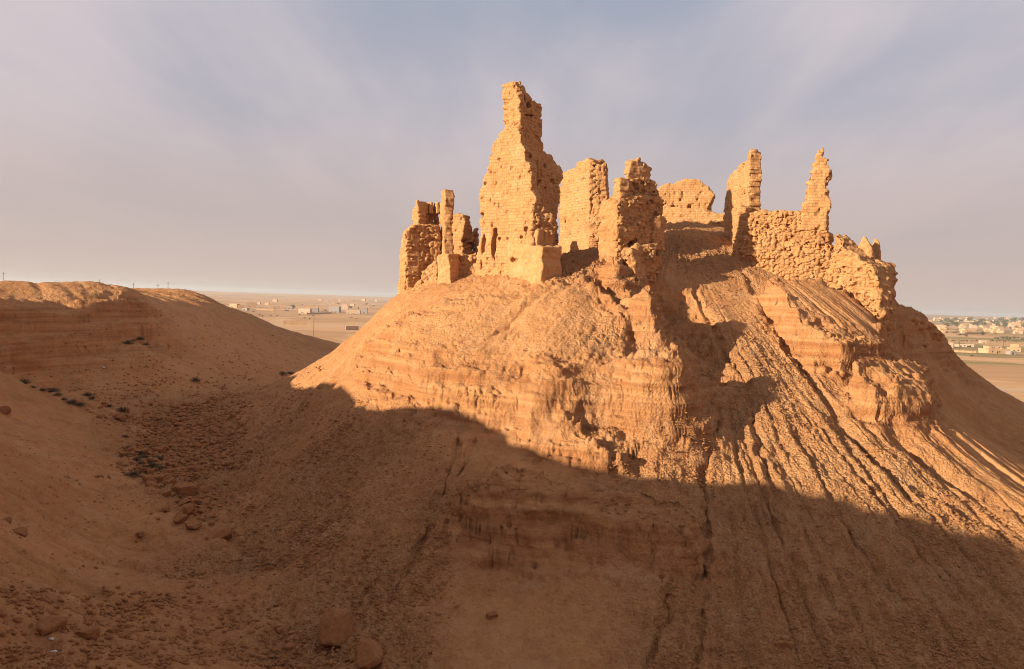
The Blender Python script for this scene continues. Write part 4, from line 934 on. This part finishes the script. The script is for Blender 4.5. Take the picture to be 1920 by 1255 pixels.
for i, (x, y, w_) in enumerate(((515, 566, 8), (537, 566, 4), (600, 565, 6), (612, 566, 5), (628, 566, 6), (637, 566, 5), (681, 565, 7), (690, 567, 6), (625, 570, 5), (645, 572, 6), (660, 574, 8), (700, 572, 6), (695, 578, 6), (705, 566, 5), (500, 572, 8), (485, 571, 5))):
    house(x, y, w_, 4, (C_, W__)[i % 2], 'tiny pale house scattered on the steppe beyond the left settlement', 'far houses beyond the left settlement')
yard(532, 609, 576, 610, 4.0, 'long low enclosure wall standing alone on the steppe before the left settlement')
yard(648, 619, 672, 619, 3.5, 'short enclosure wall by the slope of the fortress mound')
yard(480, 581, 512, 583, 2.2, 'thin enclosure wall linking the halves of the left settlement')
yard(575, 590, 622, 588, 2.2, 'enclosure wall running right from the white house')
for x, y, h_, lb in ((551, 580, 9, 'lone tree left of the white house in the left settlement'), (590, 580, 8, 'tree behind the long cream house'), (658, 580, 7, 'tree behind the bright white house')): tree(x, y, h_, lb)
for x, y in ((537, 584), (610, 584), (634, 572), (687, 572), (700, 576), (672, 580)): tree(x, y, 4, 'small dark bush tree in the left settlement', 'small trees of the left settlement')
for i in range(34):
    tree(rng.uniform(430, 715), rng.uniform(563, 600), rng.uniform(1.6, 3), 'tiny dark bush scattered on the steppe around the left settlement', 'bushes on the left steppe')
pole(588, 630, 17, 'tall thin mast on the steppe near the foot of the fortress mound')
# masts on the horizon behind the left hill
for i, (x, hh) in enumerate(((6, 15), (112, 9), (186, 17), (250, 13), (296, 15), (315, 17))):
    h = unp(x, 540, 620); z0 = float(plainz(np.array([h[0]]), np.array([h[1]]))[0]); top = unp(x, {6: 510, 112: 527, 186: 524, 250: 531, 296: 532, 315: 528}[x], 620)[2]
    m = MB().box(-.12, -.12, 0, .12, .12, top - z0).box(-1.2, -.1, top - z0 - 1.5, -.121, .1, top - z0 - 1.3).box(.121, -.1, top - z0 - 1.5, 1.2, .1, top - z0 - 1.3)
    tag(link('utility_pole', m.mesh('utility_pole', MAT['bark']), None, (h[0], h[1], z0)), 'faint power pole on the horizon behind the left hill', 'utility pole', 'power poles behind the left hill')
# right side
for a in ((1781, 652, 12, 9, W__, 'white cube house with black windows close beside the mound edge', 'flat'), (1846, 644, 13, 5, W__, 'small white house on the road behind the big compound', 'flat'),
          (1873, 663, 44, 8, C_, 'long cream farm compound with small windows, nearest on the right plain', 'flat'), (1903, 660, 20, 8, C_, 'cream house joined to the right end of the farm compound', 'two'), (1900, 665, 12, 5, G_, 'low grey shed against the farm compound', 'flat'),
          (1866, 655, 26, 5, C_, 'rear wing of the farm compound with dark windows', 'flat'), (1803, 651, 18, 4, W__, 'long white shed with dark openings right of the cube house', 'flat'), (1820, 651, 12, 4, W__, 'short white shed at the end of the long one', 'flat'),
          (1874, 621, 16, 7, C_, 'bright cream house in the middle of the right town', 'flat'), (1820, 622, 22, 5, C_, 'long cream house in the right town', 'flat'), (1905, 614, 18, 8, C_, 'tallest cream house of the right town', 'two'), (1866, 607, 7, 6, W__, 'white house among the trees of the right town', 'two')):
    house(*a[:6], kind=a[6], detail=True, rz=rng.uniform(-.2, .2))
r = np.random.default_rng(31)
for i in range(70):
    x = r.uniform(1755, 1985); y = r.uniform(605, 626); house(x, y, r.uniform(5, 13), r.uniform(2.5, 4.5), (C_, C_, W__)[i % 3], 'pale flat-roofed house crowded in the right town', 'houses of the right town', kind='two' if i % 5 == 0 else 'flat')
for i in range(70):
    x = r.uniform(1740, 1990); y = r.uniform(597, 606); house(x, y, r.uniform(4, 9), r.uniform(1.8, 3), (C_, W__)[i % 2], 'tiny hazy house of the far town near the right horizon', 'houses of the far right town')
yard(1808, 627, 1836, 627, 3.0, 'long pale yard wall before the right town')
yard(1782, 660, 1830, 662, 1.6, 'low wall before the white sheds')
for i in range(95):
    x = r.uniform(1755, 1985); y = r.uniform(601, 614) ; tree(x, y, r.uniform(4, 9), 'olive-green tree in the belt of trees behind the right town', 'trees behind the right town')
for i in range(26):
    x = r.uniform(1760, 1985); y = r.uniform(612, 628); tree(x, y, r.uniform(3, 5), 'small tree between the houses of the right town', 'trees between the town houses')
for x, y, h_ in ((1800, 631, 7), (1812, 632, 7), (1842, 631, 10)): tree(x, y, h_, 'round tree on the open field before the right town', 'trees on the open field')
for i in range(15): tree(1868 + i * 5.2 + r.uniform(-2, 2), 637 + r.uniform(-1.5, 1.5), r.uniform(4, 8), 'bushy tree in the row along the field track on the right plain', 'tree row on the right plain')
for i in range(22): tree(1785 + i * 6 + r.uniform(-2, 2), 641 + r.uniform(-.6, .6), 2.6, 'low dark bush in the hedge line on the right plain', 'hedge line on the right plain')
tree(1821, 670, 5, 'lone bush in the field before the farm compound'); tree(1843, 653, 4, 'bush at the corner of the farm compound')
pole(1798, 662, 9, 'utility pole beside the white sheds'); pole(1881, 651, 9, 'utility pole behind the farm compound')
# ------------------------------------------------------------------ the air
hm, ht = newmat('haze')
pv = ht.node('ShaderNodeVolumePrincipled', {'Color': (.93, .90, .88, 1), 'Density': 0.00009, 'Anisotropy': 0.2})
ht.node('ShaderNodeOutputMaterial', {1: pv.outputs[0]})
tag(link('haze', MB().box(-16000, -16000, -60, 16000, 16000, 60).mesh('haze', hm)), kind='stuff')
import time as _t
tag(build_ground(), kind='structure')
